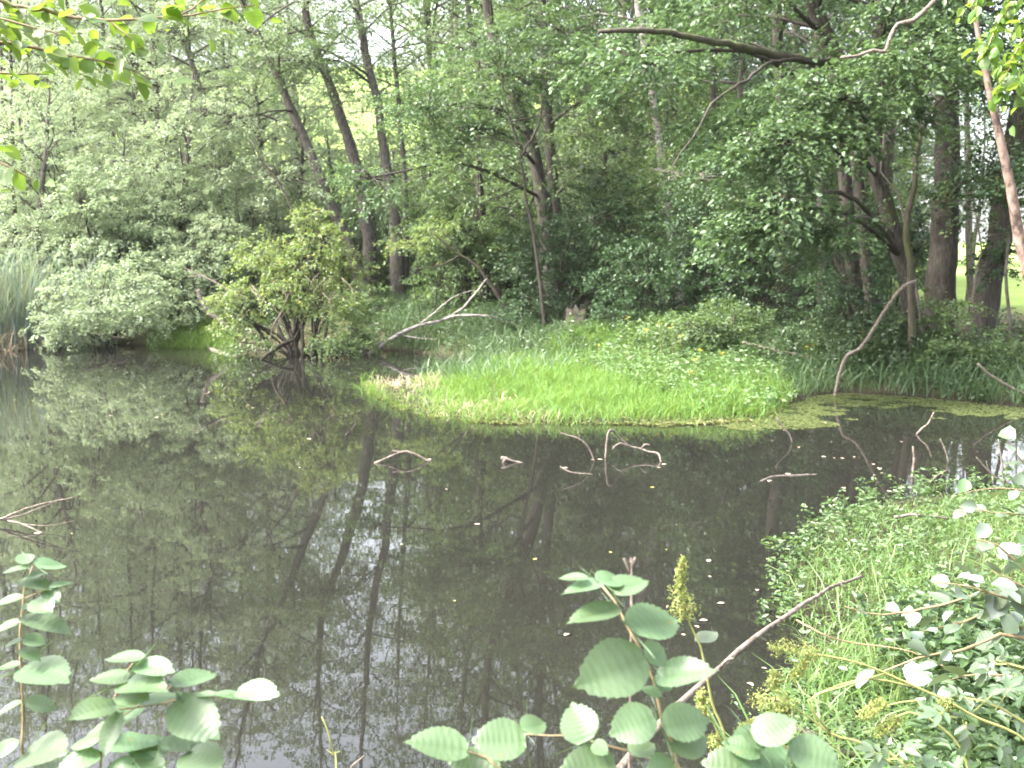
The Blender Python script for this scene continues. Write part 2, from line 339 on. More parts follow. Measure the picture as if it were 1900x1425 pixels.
def blob_on(gl, gw, rng, src, c, rad, nsp, m, leaf, six=False, sp_len=1.0, droop=.3, limb_r=.03, flat=.45):
    """A leafy mass: a limb from src to its middle, shoots from there to twigs through its volume."""
    c = np.asarray(c, float); rad = np.asarray(rad, float)
    mid = (src + c) / 2 + UP * .12 * np.linalg.norm(c - src)
    tube(gw, [src, mid, c], [limb_r, limb_r * .7, limb_r * .4], sides=5, rng=rng, wob=.02)
    q = unit(rng.normal(0, 1, (nsp, 3))) * (rng.random((nsp, 1)) ** .45) * rad
    B = c + q; out = unit(q / rad + unit(c - src + 1e-6) * .35) * np.array((1, 1, .35)) + rng.normal(0, .3, (nsp, 3))
    for x in B[:: max(1, nsp // 26)]:
        tube(gw, [c + (x - c) * .1, (c + x) / 2 + UP * .06 * np.linalg.norm(x - c), x], [limb_r * .35, limb_r * .22, .004], sides=3)
    sprays(gl, rng, B - unit(out) * sp_len * .4, out, sp_len * rng.uniform(.6, 1.3, nsp), m, leaf, six=six, droop=droop, flat=flat)

def px_path(px, Y, ys=None):
    return [at(x, y, Y if ys is None else ys[i]) for i, (x, y) in enumerate(px)]
def tree(name, label, px, Y, wpx, bark='bark_grey', leaf='leaf_mid', top=16, z0=6, Rm=3.2, nl=28, nsp=11, m=44, lsz=.09, blobs=(), boughs=(), seed=0, flare=1.5, six=False, cat='tree', group=None, rise_lean=.35, sides=10):
    """px: the trunk's line in the photograph from its foot up, Y its distance, wpx its width there."""
    rng = np.random.default_rng(seed * 7 + 11)
    p = px_path(px, Y); r0 = wpx * .5 * Y / F
    foot = p[0].copy(); foot[2] = gz(foot[0], foot[1]) - .1
    p = [foot, foot * .72 + p[0] * .28 + 0] + p if p[0][2] > foot[2] + .35 else [foot] + p[1:]
    nseen = len(p)
    if top > p[-1][2] + .5: p = rise(p, top, rng, rise_lean)
    zz = np.array([q[2] for q in p]); f = np.clip((zz - zz[0]) / max(zz[-1] - zz[0], 1), 0, 1)
    r = r0 * (1 - .82 * f ** 1.1); r[0] *= flare
    if len(r) > 2: r[1] *= 1 + (flare - 1) * .3
    t = thing(name, label, cat, (foot[0], foot[1], gz(foot[0], foot[1])), group)
    gw, gl = Geo(), Geo()
    P, rr = smooth_path(p, r, .35)
    tube(gw, P, rr, sides=sides, raw=True, rng=rng, wob=r0 * .06, rough=.05)
    if nl: crown_on(gl, gw, rng, P, rr, z0, Rm, nl, nsp, m, lsz, six=six)
    for bl in blobs:      # (cx, cy, rx, ry, dY, depth, sprays, leaves, [spray length])
        cx, cyy, rx, ry, dy, dep, ns, ml = bl[:8]; sl_ = bl[8] if len(bl) > 8 else 1.0
        yb = Y + dy; c = at(cx, cyy, yb); src_z = min(max(c[2] - .5, P[0, 2] + 1), P[-1, 2]); j = int(np.argmin(np.abs(P[:, 2] - src_z)))
        blob_on(gl, gw, rng, P[j], c, (rx * yb / F, dep, ry * yb / F), ns, ml, lsz, six=six, sp_len=sl_, limb_r=min(rr[j] * .5, .06))
    for bo in boughs:     # (pixel line, distances, width px start, end, bark)
        pp = [at(x, y, yy) for (x, y), yy in zip(bo[0], bo[1])]
        j = int(np.argmin(np.linalg.norm(P - pp[0], axis=1))) ; pp = [P[j]] + pp
        rad = np.linspace(bo[2], bo[3], len(pp)) * .5 * np.mean(bo[1]) / F
        gb = Geo(); tube(gb, pp, rad, sides=7, step=.2, rng=rng, wob=.012, rough=.08); gb.obj('bough', M[bo[4]], t, smooth=True)
    gw.obj('trunk', M[bark], t, smooth=True)
    if gl.n: gl.obj('crown', M[leaf], t)
    return t
def shrub(name, label, px, Y, blobs, leaf='leaf_mid', bark='bark_dark', stems=5, lsz=.09, seed=0, spread=.5, srad=.03, cat='shrub', six=False, droop=.3, group=None, foot_z=None):
    rng = np.random.default_rng(seed * 13 + 5)
    f = at(px[0], px[1], Y); fz = gz(f[0], f[1]); f[2] = fz if foot_z is None else foot_z
    t = thing(name, label, cat, f, group); gw, gl = Geo(), Geo()
    for bl in blobs:
        cx, cyy, rx, ry, dy, dep, ns, ml = bl[:8]; sl_ = bl[8] if len(bl) > 8 else .8
        yb = Y + dy; c = at(cx, cyy, yb); rad = np.array((rx * yb / F, dep, ry * yb / F))
        for s_ in range(stems):
            a = rng.random() * 6.28; b0 = f + np.array((math.cos(a), math.sin(a), 0)) * spread * rng.random() ** .5; b0[2] = f[2] - .15
            e = c + rng.normal(0, .35, 3) * rad
            tube(gw, [b0, b0 * .45 + e * .55 + UP * .25, e], [srad * rng.uniform(.6, 1.2), srad * .6, srad * .2], sides=5, rng=rng, wob=.02, step=.3)
        blob_on(gl, gw, rng, f * .3 + c * .7, c, rad, ns, ml, lsz, six=six, sp_len=sl_, limb_r=srad * .7, droop=droop)
    gw.obj('stems', M[bark], t, smooth=True); gl.obj('crown', M[leaf], t)
    return t

# ------------------------------------------------------------------ the trees one can tell apart
tree('alder_tree', 'tall dark trunk running straight up behind the yellow-green shrub, ivy-free to the ground', [(739, 566), (735, 440), (728, 385), (719, 325), (709, 255), (702, 193), (683, 120), (671, 52), (661, -10)], 37, 22, 'bark_grey', 'leaf_mid', top=19, z0=8.5, seed=1,
     blobs=[(560, 110, 120, 60, -2, 1.5, 70, 46), (800, 330, 70, 55, -2, 1.2, 40, 44)])
tree('alder_tree', 'long thin grey trunk leaning out of the yellow-green shrub towards the water', [(690, 560), (668, 515), (640, 440), (605, 360), (575, 280), (535, 190), (497, 100), (465, 35), (440, -20)], 35.5, 24, 'bark_grey', 'leaf_pale', top=16, z0=8.5, seed=2, rise_lean=.8,
     blobs=[(420, 215, 110, 50, -1, 1.4, 60, 46), (520, 330, 90, 60, -1.5, 1.3, 50, 46)],
     boughs=[([(530, 205), (470, 212), (415, 228)], [35, 34.5, 34], 5, 3, 'bark_dark')])
tree('alder_tree', 'pale slim trunk leaning beside the thin grey leaning alder, thicker and ivy-clad at its foot', [(700, 556), (690, 520), (683, 440), (667, 340), (650, 270), (625, 195), (610, 150), (585, 90), (570, 40)], 37.5, 26, 'bark_grey', 'leaf_mid', top=18, z0=9, seed=3, rise_lean=.7,
     blobs=[(690, 500, 30, 46, -.6, .4, 18, 40, .4)])
tree('alder_tree', 'slender pale trunk just behind the tall dark alder', [(750, 552), (752, 440), (751, 330), (740, 200), (728, 60), (722, -20)], 40, 13, 'bark_grey', 'leaf_pale', top=18, z0=9, seed=4)
tree('alder_tree', 'grey trunk with short dead side branches rising from the pale thicket', [(432, 555), (415, 440), (400, 305), (385, 250), (374, 175), (352, 105), (335, 40), (325, -10)], 39, 18, 'bark_grey', 'leaf_pale', top=17, z0=8.5, seed=5,
     blobs=[(250, 190, 110, 60, 0, 1.5, 60, 44), (330, 60, 90, 50, -1, 1.5, 50, 44)],
     boughs=[([(372, 168), (352, 160), (335, 157)], [39, 38.6, 38.3], 6, 3, 'dead_pale'), ([(380, 165), (410, 160), (438, 157)], [39, 39, 39], 5, 2, 'dead_pale')])
tree('alder_tree', 'thin dark upright trunk behind the short-branched grey alder', [(332, 540), (330, 400), (328, 230), (320, 150), (312, 60), (308, -10)], 42, 9, 'bark_dark', 'leaf_pale', top=17, z0=8, seed=6)
tree('alder_tree', 'dim grey trunk leaning through the middle of the wood left of the forked stem', [(990, 560), (972, 500), (955, 420), (930, 310), (906, 206), (885, 110), (870, 30)], 40, 18, 'bark_grey', 'leaf_mid', top=19, z0=9.5, seed=7)
tree('alder_tree', 'stout trunk leaning behind the dark forked stem', [(1036, 590), (1012, 400), (996, 310), (980, 250), (957, 190), (930, 115), (905, 20), (900, -20)], 31, 30, 'bark_ridged', 'leaf_gloss', top=18, z0=6.5, seed=8,
     blobs=[(930, 130, 150, 75, -2.5, 1.6, 120, 46), (790, 200, 80, 60, -3, 1.3, 60, 44), (690, 330, 60, 50, -4, 1.0, 36, 40), (1050, 60, 120, 60, -2, 1.4, 80, 44), (880, 240, 90, 35, -3, 1.0, 50, 42)],
     boughs=[([(985, 235), (930, 205), (880, 200)], [31, 30, 29.3], 9, 4, 'bark_dark')], six=True)
tree('alder_tree', 'upright trunk with a moss patch standing close beside the stout leaning one', [(1052, 590), (1036, 450), (1024, 327), (1018, 255), (1013, 165), (1010, 80), (1006, -10)], 32.5, 25, 'bark_ridged', 'leaf_mid', top=19, z0=9, seed=9,
     blobs=[(1130, 190, 90, 50, -2, 1.3, 60, 46), (1130, 320, 110, 60, -2, 1.3, 70, 46)])
tree('birch_tree', 'white-patched birch trunk showing through the canopy in the middle of the wood', [(1262, 560), (1240, 400), (1219, 245), (1205, 138), (1192, 65), (1182, -10)], 30, 18, 'bark_birch', 'leaf_mid', top=19, z0=8, seed=10,
     blobs=[(1280, 330, 110, 60, -2, 1.4, 80, 46)])
tree('alder_tree', 'dark forked stem with crooked side twigs in front of the stout leaning trunk', [(1010, 590), (992, 447), (975, 361), (966, 292), (940, 200), (936, 185)], 27, 10, 'bark_dark', 'leaf_mid', top=7.5, z0=5, Rm=1.7, nl=8, nsp=7, seed=11, flare=1.2, sides=6,
     blobs=[(860, 280, 60, 45, 0, .8, 30, 40), (1080, 250, 60, 40, 0, .8, 30, 40)],
     boughs=[([(970, 285), (1000, 230), (1003, 175)], [27, 26.9, 26.8], 6, 3, 'bark_dark'), ([(968, 268), (920, 258), (885, 252)], [27, 26.8, 26.6], 4, 1.5, 'bark_dark'), ([(975, 345), (935, 360), (890, 378)], [27, 26.7, 26.5], 4, 1.5, 'bark_dark'), ([(1000, 215), (1060, 215), (1085, 240)], [27, 26.7, 26.5], 3, 1.2, 'bark_dark')])
tree('alder_tree', 'dark upright trunk in the deep shade below the mossy bough', [(1462, 590), (1460, 450), (1456, 327), (1453, 241), (1446, 130), (1440, 20)], 27, 29, 'bark_dark', 'leaf_dark', top=17, z0=5.5, seed=12, Rm=3.6, nl=26,
     blobs=[(1390, 280, 130, 90, -2.5, 1.4, 110, 50), (1300, 480, 70, 60, -1, 1.1, 50, 44)])
tree('oak_tree', 'leaning trunk that carries the long mossy bough stretched level across the wood', [(1590, 600), (1575, 400), (1556, 200), (1545, 110), (1525, 60), (1505, 10), (1495, -25)], 22.5, 30, 'bark_dark', 'leaf_gloss', top=15, z0=7.5, seed=13, Rm=4, nl=26,
     blobs=[(1180, 110, 130, 55, -3, 1.3, 80, 46), (1400, 230, 110, 40, -2.5, 1.0, 60, 44), (1330, -10, 120, 40, -2, 1.3, 70, 44)],
     boughs=[([(1530, 119), (1480, 108), (1422, 98), (1336, 79), (1250, 64), (1180, 58), (1110, 58)], [22.0, 21, 20, 19, 18, 17.4, 17.2], 20, 7, 'bark_moss'),
             ([(1520, 116), (1470, 110), (1422, 120), (1388, 146), (1346, 172), (1318, 196), (1300, 235), (1262, 285), (1240, 322)], [21.6, 20.6, 19.6, 18.8, 18, 17.6, 17.4, 17.2, 17], 9, 2, 'bark_dark')], six=True)
tree('oak_tree', 'second leaning trunk pressed against the one with the mossy bough', [(1612, 600), (1598, 400), (1572, 200), (1549, 86), (1530, 45), (1511, 0), (1500, -25)], 23.3, 24, 'bark_dark', 'leaf_mid', top=16, z0=8, seed=14, Rm=3.6)
tree('alder_tree', 'big grey trunk bending over beside the curved mossy stem', [(1700, 622), (1692, 570), (1680, 505), (1662, 445), (1644, 378), (1628, 327), (1621, 240), (1624, 120), (1635, 0)], 21, 33, 'bark_ridged', 'leaf_gloss', top=16, z0=6, seed=15, Rm=3.6, nl=24,
     blobs=[(1560, 190, 150, 70, -3, 1.0, 120, 44), (1450, 270, 110, 60, -3.5, .9, 80, 42), (1690, 110, 90, 60, -3, .9, 70, 42), (1430, 380, 70, 50, -3.5, .8, 50, 40), (1540, 430, 40, 40, -3.5, .6, 26, 36), (1380, 420, 50, 30, -3.6, .6, 30, 36)], six=True)
tree('alder_tree', 'dark mossy stem snaking up in front of the big bending trunk', [(1693, 610), (1690, 560), (1690, 488), (1681, 440), (1684, 396), (1697, 344), (1700, 282), (1714, 237), (1735, 193), (1765, 165), (1777, 125), (1790, 60)], 20.2, 16, 'bark_moss', 'leaf_gloss', top=8.5, z0=6.4, Rm=1.8, nl=8, seed=16, flare=1.3, sides=8,
     boughs=[([(1712, 240), (1680, 225), (1660, 218)], [20.2, 20, 19.9], 5, 2, 'bark_dark'), ([(1718, 235), (1690, 215), (1640, 262)], [20.2, 20, 19.9], 5, 2, 'bark_dark'), ([(1705, 270), (1690, 240), (1650, 260)], [20.2, 20, 19.9], 4, 2, 'bark_dark')],
     blobs=[(1800, 120, 60, 50, -.5, .6, 36, 40)], six=True)
tree('alder_tree', 'thick straight trunk with ridged bark, stoutest of the wood', [(1745, 615), (1745, 570), (1750, 480), (1754, 380), (1757, 220), (1755, 100), (1750, -10)], 22.5, 54, 'bark_ridged', 'leaf_dark', top=18, z0=6.5, seed=17, Rm=4.2, nl=28, flare=1.35, sides=14,
     blobs=[(1830, 330, 80, 60, -2, 1.0, 60, 44), (1760, 30, 110, 50, -2, 1.2, 70, 44)])
tree('alder_tree', 'flared dark trunk leaning away at the edge of the bright meadow', [(1818, 615), (1828, 560), (1842, 486), (1859, 400), (1880, 280), (1905, 150), (1930, 20)], 22, 50, 'bark_ridged', 'leaf_dark', top=15, z0=6, seed=18, Rm=3.8, nl=24, flare=1.7, sides=12,
     blobs=[(1860, 480, 40, 40, -1, .5, 22, 36, .6)])
tree('dead_tree', 'bare pinkish trunk without bark leaning in at the edge of the wood', [(1985, 900), (1950, 700), (1905, 490), (1893, 447), (1876, 344), (1852, 241), (1833, 155), (1815, 60), (1800, -30)], 12, 33, 'bark_bare', 'leaf_dark', top=5.9, nl=0, seed=19, flare=1.1, sides=12)
tree('young_tree', 'thin bare pale stem swaying down in front of the big bending trunk', [(1712, 620), (1690, 480), (1666, 358), (1634, 318), (1635, 299), (1642, 241), (1652, 165), (1671, 110), (1685, 62), (1680, -5)], 20.6, 6, 'dead_grey', 'leaf_gloss', top=6.2, z0=5, Rm=1.0, nl=5, nsp=6, seed=20, flare=1.1, sides=6,
     boughs=[([(1685, 66), (1700, 92), (1740, 102)], [20.6, 20.5, 20.4], 3, 1.5, 'dead_grey')])
tree('young_tree', 'spindly grey stem bending out of the bramble towards the bright meadow', [(1800, 600), (1812, 500), (1822, 470), (1808, 380), (1790, 320), (1740, 280)], 20.8, 6, 'dead_grey', 'leaf_mid', top=4.0, z0=3, Rm=.9, nl=5, nsp=5, seed=21, flare=1.1, sides=6)
tree('young_tree', 'thin stem standing between the flared trunk and the bare pinkish one', [(1880, 660), (1872, 580), (1866, 500), (1874, 420), (1880, 300)], 20.2, 7, 'bark_grey', 'leaf_mid', top=6, z0=3.6, Rm=1.2, nl=8, nsp=6, seed=22, flare=1.1, sides=6)
for k, (px, Y, wp, lab) in enumerate([
    ([(30, 560), (28, 430), (24, 300), (20, 100), (18, -10)], 36, 9, 'thin dark trunk rising straight behind the reeds'),
    ([(14, 550), (12, 430), (6, 250), (0, 50), (-4, -10)], 38, 9, 'grey trunk at the very edge behind the reeds, the slightly paler of two'),
    ([(62, 540), (60, 440), (55, 330), (50, 120), (48, -10)], 41, 7, 'thin trunk between the reeds and the pale thicket'),
    ([(240, 500), (225, 360), (200, 180), (190, 40), (186, -10)], 43, 12, 'dim leaning trunk buried in the pale thicket'),
    ([(290, 500), (272, 230), (255, 170), (235, 60), (228, -10)], 41, 10, 'short dark length of leaning trunk showing above the pale thicket'),
    ([(450, 560), (440, 420), (425, 260), (415, 120), (410, -10)], 46, 11, 'faint grey trunk seen between the short-branched alder and the leaning one'),
    ([(825, 560), (822, 430), (812, 300), (800, 120), (795, -10)], 46, 12, 'dim trunk in the gap between the tall dark alder and the stout leaning trunk'),
    ([(870, 560), (868, 430), (860, 330), (850, 150), (846, -10)], 50, 14, 'faint straight trunk deep in the gap in the middle of the wood'),
    ([(1110, 560), (1108, 420), (1100, 250), (1094, 100), (1090, -10)], 41, 15, 'dim trunk behind the upright moss-patched one'),
    ([(1315, 560), (1312, 400), (1318, 300), (1325, 150), (1330, -10)], 32, 15, 'dark leaning trunk behind the hanging mossy bough'),
    ([(1345, 560), (1350, 400), (1362, 300), (1375, 150), (1385, -10)], 33, 17, 'brown trunk leaning the other way beside the hanging mossy bough'),
    ([(1525, 580), (1523, 450), (1520, 300), (1516, 120), (1514, -10)], 31, 14, 'thin black trunk between the shaded upright trunk and the leaning pair'),
    ([(1615, 560), (1640, 380), (1655, 200), (1648, 60), (1645, -10)], 34, 25, 'grey trunk high up behind the bare pale branch'),
    ([(1800, 540), (1798, 430), (1795, 250), (1790, 100), (1788, -10)], 38, 14, 'far trunk standing against the bright meadow')]):
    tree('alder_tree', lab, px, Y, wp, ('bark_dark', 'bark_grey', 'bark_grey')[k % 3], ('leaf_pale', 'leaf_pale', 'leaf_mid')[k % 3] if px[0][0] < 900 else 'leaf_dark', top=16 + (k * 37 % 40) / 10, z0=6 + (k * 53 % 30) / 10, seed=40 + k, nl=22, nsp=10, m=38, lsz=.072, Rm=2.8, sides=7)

# ------------------------------------------------------------------ bushes
shrub('willow_bush', 'broad pale grey-green bush hanging over the water next to the reeds', (185, 622), 30.5, [(190, 555, 110, 65, -1.4, 1.6, 150, 50), (120, 600, 70, 32, -2, .9, 60, 44), (260, 520, 80, 50, 0, 1.2, 80, 46), (255, 590, 60, 24, -1.6, .8, 40, 42)], 'leaf_pale', seed=1, lsz=.078)
shrub('willow_bush', 'rounded pale bush above the tuft of grass, leaning log in front of it', (365, 610), 32, [(350, 500, 90, 65, 0, 1.5, 110, 48), (330, 570, 70, 30, -1, .9, 50, 44), (420, 560, 40, 40, 0, .9, 40, 40)], 'leaf_pale', seed=2, lsz=.078)
shrub('alder_bush', 'tall pale thicket of young alder rising behind the grey-green waterside bush', (180, 600), 34, [(160, 420, 120, 70, 0, 1.8, 130, 50), (80, 300, 90, 80, 1, 1.8, 100, 48), (280, 380, 110, 80, 0, 1.8, 120, 50), (60, 180, 80, 70, 2, 1.8, 80, 46)], 'leaf_pale', seed=3, lsz=.07, srad=.05)
shrub('alder_bush', 'light green young alders filling the wood below the short-branched grey trunk', (470, 590), 35, [(470, 400, 90, 80, 0, 1.7, 110, 48), (400, 320, 80, 60, 0, 1.6, 80, 46), (510, 420, 30, 40, 0, 1.0, 30, 44)], 'leaf_pale', seed=4, lsz=.07, srad=.05)
yb_ = shrub('alder_bush', 'yellow-green bush spreading over the pond on black stems', (555, 636), 28, [(545, 500, 85, 40, -.6, 1.2, 76, 46), (500, 545, 80, 28, -1.3, 1.0, 50, 44), (600, 440, 50, 36, 0, 1.0, 44, 42), (625, 560, 56, 34, -.8, 1.0, 46, 42), (640, 500, 40, 24, -.2, .7, 26, 40), (470, 470, 46, 24, .2, .8, 30, 40), (570, 400, 34, 24, .3, .6, 22, 38), (420, 545, 36, 18, -.8, .6, 22, 38), (445, 590, 40, 20, -1.4, .6, 22, 38), (520, 450, 40, 20, 0, .6, 24, 38)], 'leaf_yellow', stems=2, seed=5, lsz=.074, srad=.05, spread=.6)
rt_ = np.random.default_rng(77)
for k in range(16):
    x_, y_ = rt_.uniform(450, 640), rt_.uniform(500, 580); l_ = rt_.uniform(25, 60); s__ = rt_.choice((-1, 1)); gt_ = Geo()
    tube(gt_, [at(x_, y_, 26.6), at(x_ + s__ * l_ * .4, y_ + l_ * .45, 26.4), at(x_ + s__ * l_ * .55, y_ + l_ * 1.1, 26.3)], [.016, .011, .004], sides=4); gt_.obj('dead_twig', M['dead_pale'], yb_, smooth=True)
shrub('alder_bush', 'low green bush trailing into the water below the yellow-green one', (600, 645), 27.2, [(620, 635, 50, 18, -.9, .8, 36, 42), (455, 640, 40, 14, -1.3, .6, 20, 38), (665, 615, 36, 34, -.4, .7, 44, 42)], 'leaf_mid', stems=2, seed=6, lsz=.07, srad=.035)
shrub('hazel_bush', 'grey-green undergrowth at the foot of the ivy-clad leaning trunk', (660, 610), 33, [(655, 560, 60, 45, 0, 1.0, 60, 46), (720, 600, 50, 24, -.5, .8, 40, 42)], 'leaf_mid', seed=7)
shrub('hazel_bush', 'bush behind the fallen birch branch, pale light showing through it', (830, 610), 33, [(815, 530, 45, 40, 0, 1.0, 44, 44), (870, 450, 70, 55, 1, 1.4, 80, 46), (850, 590, 60, 24, -1, .8, 36, 42)], 'leaf_mid', seed=8)
shrub('hazel_bush', 'dense dark hazel thicket beyond the grassy spit, the stump hole at its foot', (1040, 620), 28.5, [(1010, 470, 90, 80, 0, 1.6, 150, 50), (1120, 400, 110, 80, 0, 1.7, 170, 52), (980, 570, 60, 45, -.6, .9, 60, 46), (1090, 540, 60, 60, -.4, 1.1, 80, 46)], 'leaf_dark', seed=9, lsz=.078, srad=.045)
shrub('hazel_bush', 'big dark hazel bush arching in the middle of the wood, greyish leaves to the ground', (1215, 620), 26.5, [(1200, 520, 100, 80, -.4, 1.5, 170, 50), (1280, 420, 100, 80, 0, 1.6, 150, 50), (1150, 590, 60, 30, -.8, .8, 50, 44), (1290, 580, 70, 40, -.6, .9, 60, 46)], 'leaf_dark', seed=10, lsz=.07, srad=.045)
shrub('hazel_bush', 'gloomy hazel bush in the deepest shade between the shaded trunk and the dark arching bush', (1400, 620), 25, [(1380, 520, 80, 70, 0, 1.2, 110, 48), (1500, 470, 80, 60, .5, 1.3, 100, 48), (1430, 590, 80, 30, -.5, .8, 50, 44)], 'leaf_dark', seed=11, lsz=.07)
shrub('hazel_bush', 'shaded bush standing before the leaning pair of trunks', (1580, 640), 21.6, [(1575, 520, 75, 50, 0, .8, 70, 44), (1550, 420, 60, 40, .3, .8, 46, 44), (1600, 590, 60, 34, 0, .7, 50, 42)], 'leaf_dark', seed=12, lsz=.07)
shrub('elder_bush', 'low grey-green bush at the back of the grassy spit', (1340, 660), 23, [(1340, 600, 80, 40, 0, .9, 90, 46), (1270, 610, 60, 30, 0, .7, 50, 44)], 'leaf_mid', seed=13, lsz=.08)
shrub('bramble_bush', 'leafy bramble mound on the bank beside the curved bare branch', (1640, 700), 20.4, [(1620, 650, 70, 45, 0, .7, 120, 40), (1690, 640, 60, 45, .3, .8, 90, 40), (1700, 700, 70, 26, -.4, .5, 60, 38)], 'herb_dark', stems=3, seed=14, lsz=.078, six=True, srad=.012)
shrub('bramble_bush', 'straggling bramble under the flared trunk, long thin canes in it', (1800, 700), 19.6, [(1800, 660, 80, 50, 0, .7, 90, 40), (1880, 690, 70, 50, -.3, .7, 90, 40), (1760, 590, 50, 50, .6, .7, 40, 38)], 'leaf_mid', stems=3, seed=15, lsz=.072, six=True, srad=.012)
shrub('bramble_bush', 'leafy patch of low bramble at the foot of the gloomy hazel bush', (1480, 690), 22, [(1480, 640, 70, 34, 0, .7, 70, 40), (1540, 650, 60, 40, -.4, .6, 60, 40), (1420, 660, 60, 28, -.3, .6, 50, 40)], 'herb_dark', stems=2, seed=16, lsz=.072, srad=.012)
shrub('young_alder', 'bright twig of young alder leaning out before the tall dark trunk', (800, 585), 31, [(765, 452, 40, 12, -1, .4, 16, 34), (800, 425, 34, 24, -.6, .5, 20, 36)], 'leaf_yellow', stems=1, seed=17, lsz=.07, srad=.02)

# ------------------------------------------------------------------ the wood behind: a few grown trees, copied
def variant(name, mat, bark, h, z0, Rm, nl, nsp, m, lsz, seed, shrubby=False):
    rng = np.random.default_rng(seed); gw, gl = Geo(), Geo()
    t = thing(name, 'x', 'tree', (0, 0, 0))
    if shrubby:
        for s_ in range(6):
            a = s_ * 1.05 + rng.normal(0, .2); c = np.array((math.cos(a) * Rm * .45, math.sin(a) * Rm * .45, h * rng.uniform(.4, .75)))
            tube(gw, [np.array((math.cos(a) * .2, math.sin(a) * .2, -.15)), c * .55, c], [.04, .03, .01], sides=5)
            blob_on(gl, gw, rng, c * .6, c, (Rm * .55, Rm * .55, h * .3), nsp, m, lsz, sp_len=.9)
    else:
        p = rise([np.array((0, 0, -.2)), np.array((rng.normal(0, .05), rng.normal(0, .05), 1.0))], h, rng, .8)
        rad = np.linspace(.19, .025, len(p)); P, rr = smooth_path(p, rad, .5)
        tube(gw, P, rr, sides=8, raw=True, rng=rng, wob=.01, rough=.05)
        crown_on(gl, gw, rng, P, rr, z0, Rm, nl, nsp, m, lsz)
    gw.obj('stems' if shrubby else 'trunk', M[bark], t, smooth=True); gl.obj('crown', M[mat], t)
    return t
TV = [variant('alder_tree', 'leaf_pale', 'bark_grey', 16.5, 2.2, 3.4, 46, 11, 60, .088, 1), variant('alder_tree', 'leaf_mid', 'bark_dark', 18, 3, 3.5, 46, 11, 60, .088, 2),
      variant('alder_tree', 'leaf_dark', 'bark_grey', 17, 2.5, 3.7, 46, 11, 60, .086, 3), variant('alder_tree', 'leaf_pale', 'bark_dark', 14.5, 1.5, 3.2, 44, 11, 60, .086, 4)]
YV = [variant('young_alder', 'leaf_pale', 'bark_grey', 7.5, .8, 2.0, 30, 9, 50, .088, 14), variant('young_alder', 'leaf_mid', 'bark_dark', 6.5, .7, 2.0, 30, 9, 50, .086, 15)]
SV = [variant('hazel_bush', 'leaf_pale', 'bark_dark', 4.2, 0, 2.0, 0, 50, 66, .082, 5, True), variant('hazel_bush', 'leaf_mid', 'bark_dark', 3.6, 0, 1.9, 0, 50, 66, .08, 6, True),
      variant('hazel_bush', 'leaf_dark', 'bark_dark', 4.0, 0, 2.0, 0, 50, 66, .08, 7, True)]
rng = np.random.default_rng(3); spots = []
LT = ['pale leafy tree deep in the wood, one of many alike', 'mid green tree deep in the wood, one of many alike', 'dark leafy tree deep in the wood, one of many alike', 'short pale tree deep in the wood, one of many alike']
LY = ['pale young alder growing up between the trunks, one of many alike', 'green young alder growing up between the trunks, one of many alike']
LS = ['pale understorey bush deep in the wood, one of many alike', 'green understorey bush deep in the wood, one of many alike', 'dark understorey bush deep in the wood, one of many alike']
used = set()
def put(V, lab, k, x, y, sc, group, cat):
    o = V[k]; z = gz(x, y) - .05; rz = float(rng.random() * 6.28)
    if id(o) not in used: used.add(id(o)); o.location = (x, y, z); o.rotation_euler = (0, 0, rz); o.scale = (sc,) * 3; c = o
    else: c = copy_tree(o, (x, y, z), rz, sc)
    tag(c, lab[k], cat, group + ', ' + lab[k].split(' deep')[0].split(' growing')[0])
for it in range(4000):
    y = float(rng.uniform(37, 72)); u = float(rng.uniform(-.66, .66)); x = u * y
    if any((x - a) ** 2 + (y - b) ** 2 < 4.6 ** 2 for a, b in spots): continue
    if u < -.3 and y < 46 and rng.random() < .3: continue
    if -.29 < u < .02 and y < 45: continue
    if u > .4 and y > 34: continue
    if -.21 < u < -.09 or (u < -.45 and y < 48): continue
    if len(spots) >= 76: break
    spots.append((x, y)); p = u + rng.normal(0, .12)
    k = 2 if p > .16 else (1 if p > -.08 else (0 if rng.random() < .6 else 3))  # darker leaves to the right, paler to the left: light difference put into colour
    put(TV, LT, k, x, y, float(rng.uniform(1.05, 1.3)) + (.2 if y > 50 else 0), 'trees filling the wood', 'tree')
ns = []
for it in range(6000):
    y = float(rng.uniform(33, 62)); u = float(rng.uniform(-.62, .62)); x = u * y
    if any((x - a) ** 2 + (y - b) ** 2 < 2.3 ** 2 for a, b in ns): continue
    if u > .40 and y > 30: continue
    if -.27 < u < -.045 and y < 41: continue
    if u > .2 and y > 36 and rng.random() < .7: continue
    if len(ns) >= 110: break
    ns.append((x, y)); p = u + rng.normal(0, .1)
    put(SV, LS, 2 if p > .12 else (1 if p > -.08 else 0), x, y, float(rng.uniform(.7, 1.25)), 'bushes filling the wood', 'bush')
ys = []
for it in range(6000):
    y = float(rng.uniform(33.5, 50)); u = float(rng.uniform(-.62, .36)); x = u * y
    if any((x - a) ** 2 + (y - b) ** 2 < 2.5 ** 2 for a, b in ys): continue
    if u > .0 and rng.random() < .72: continue
    if -.29 < u < -.035 and y < 42: continue
    if len(ys) >= 76: break
    ys.append((x, y)); put(YV, LY, 1 if u + rng.normal(0, .1) > .0 else 0, x, y, float(rng.uniform(.75, 1.25)), 'young alders between the trunks', 'young tree')
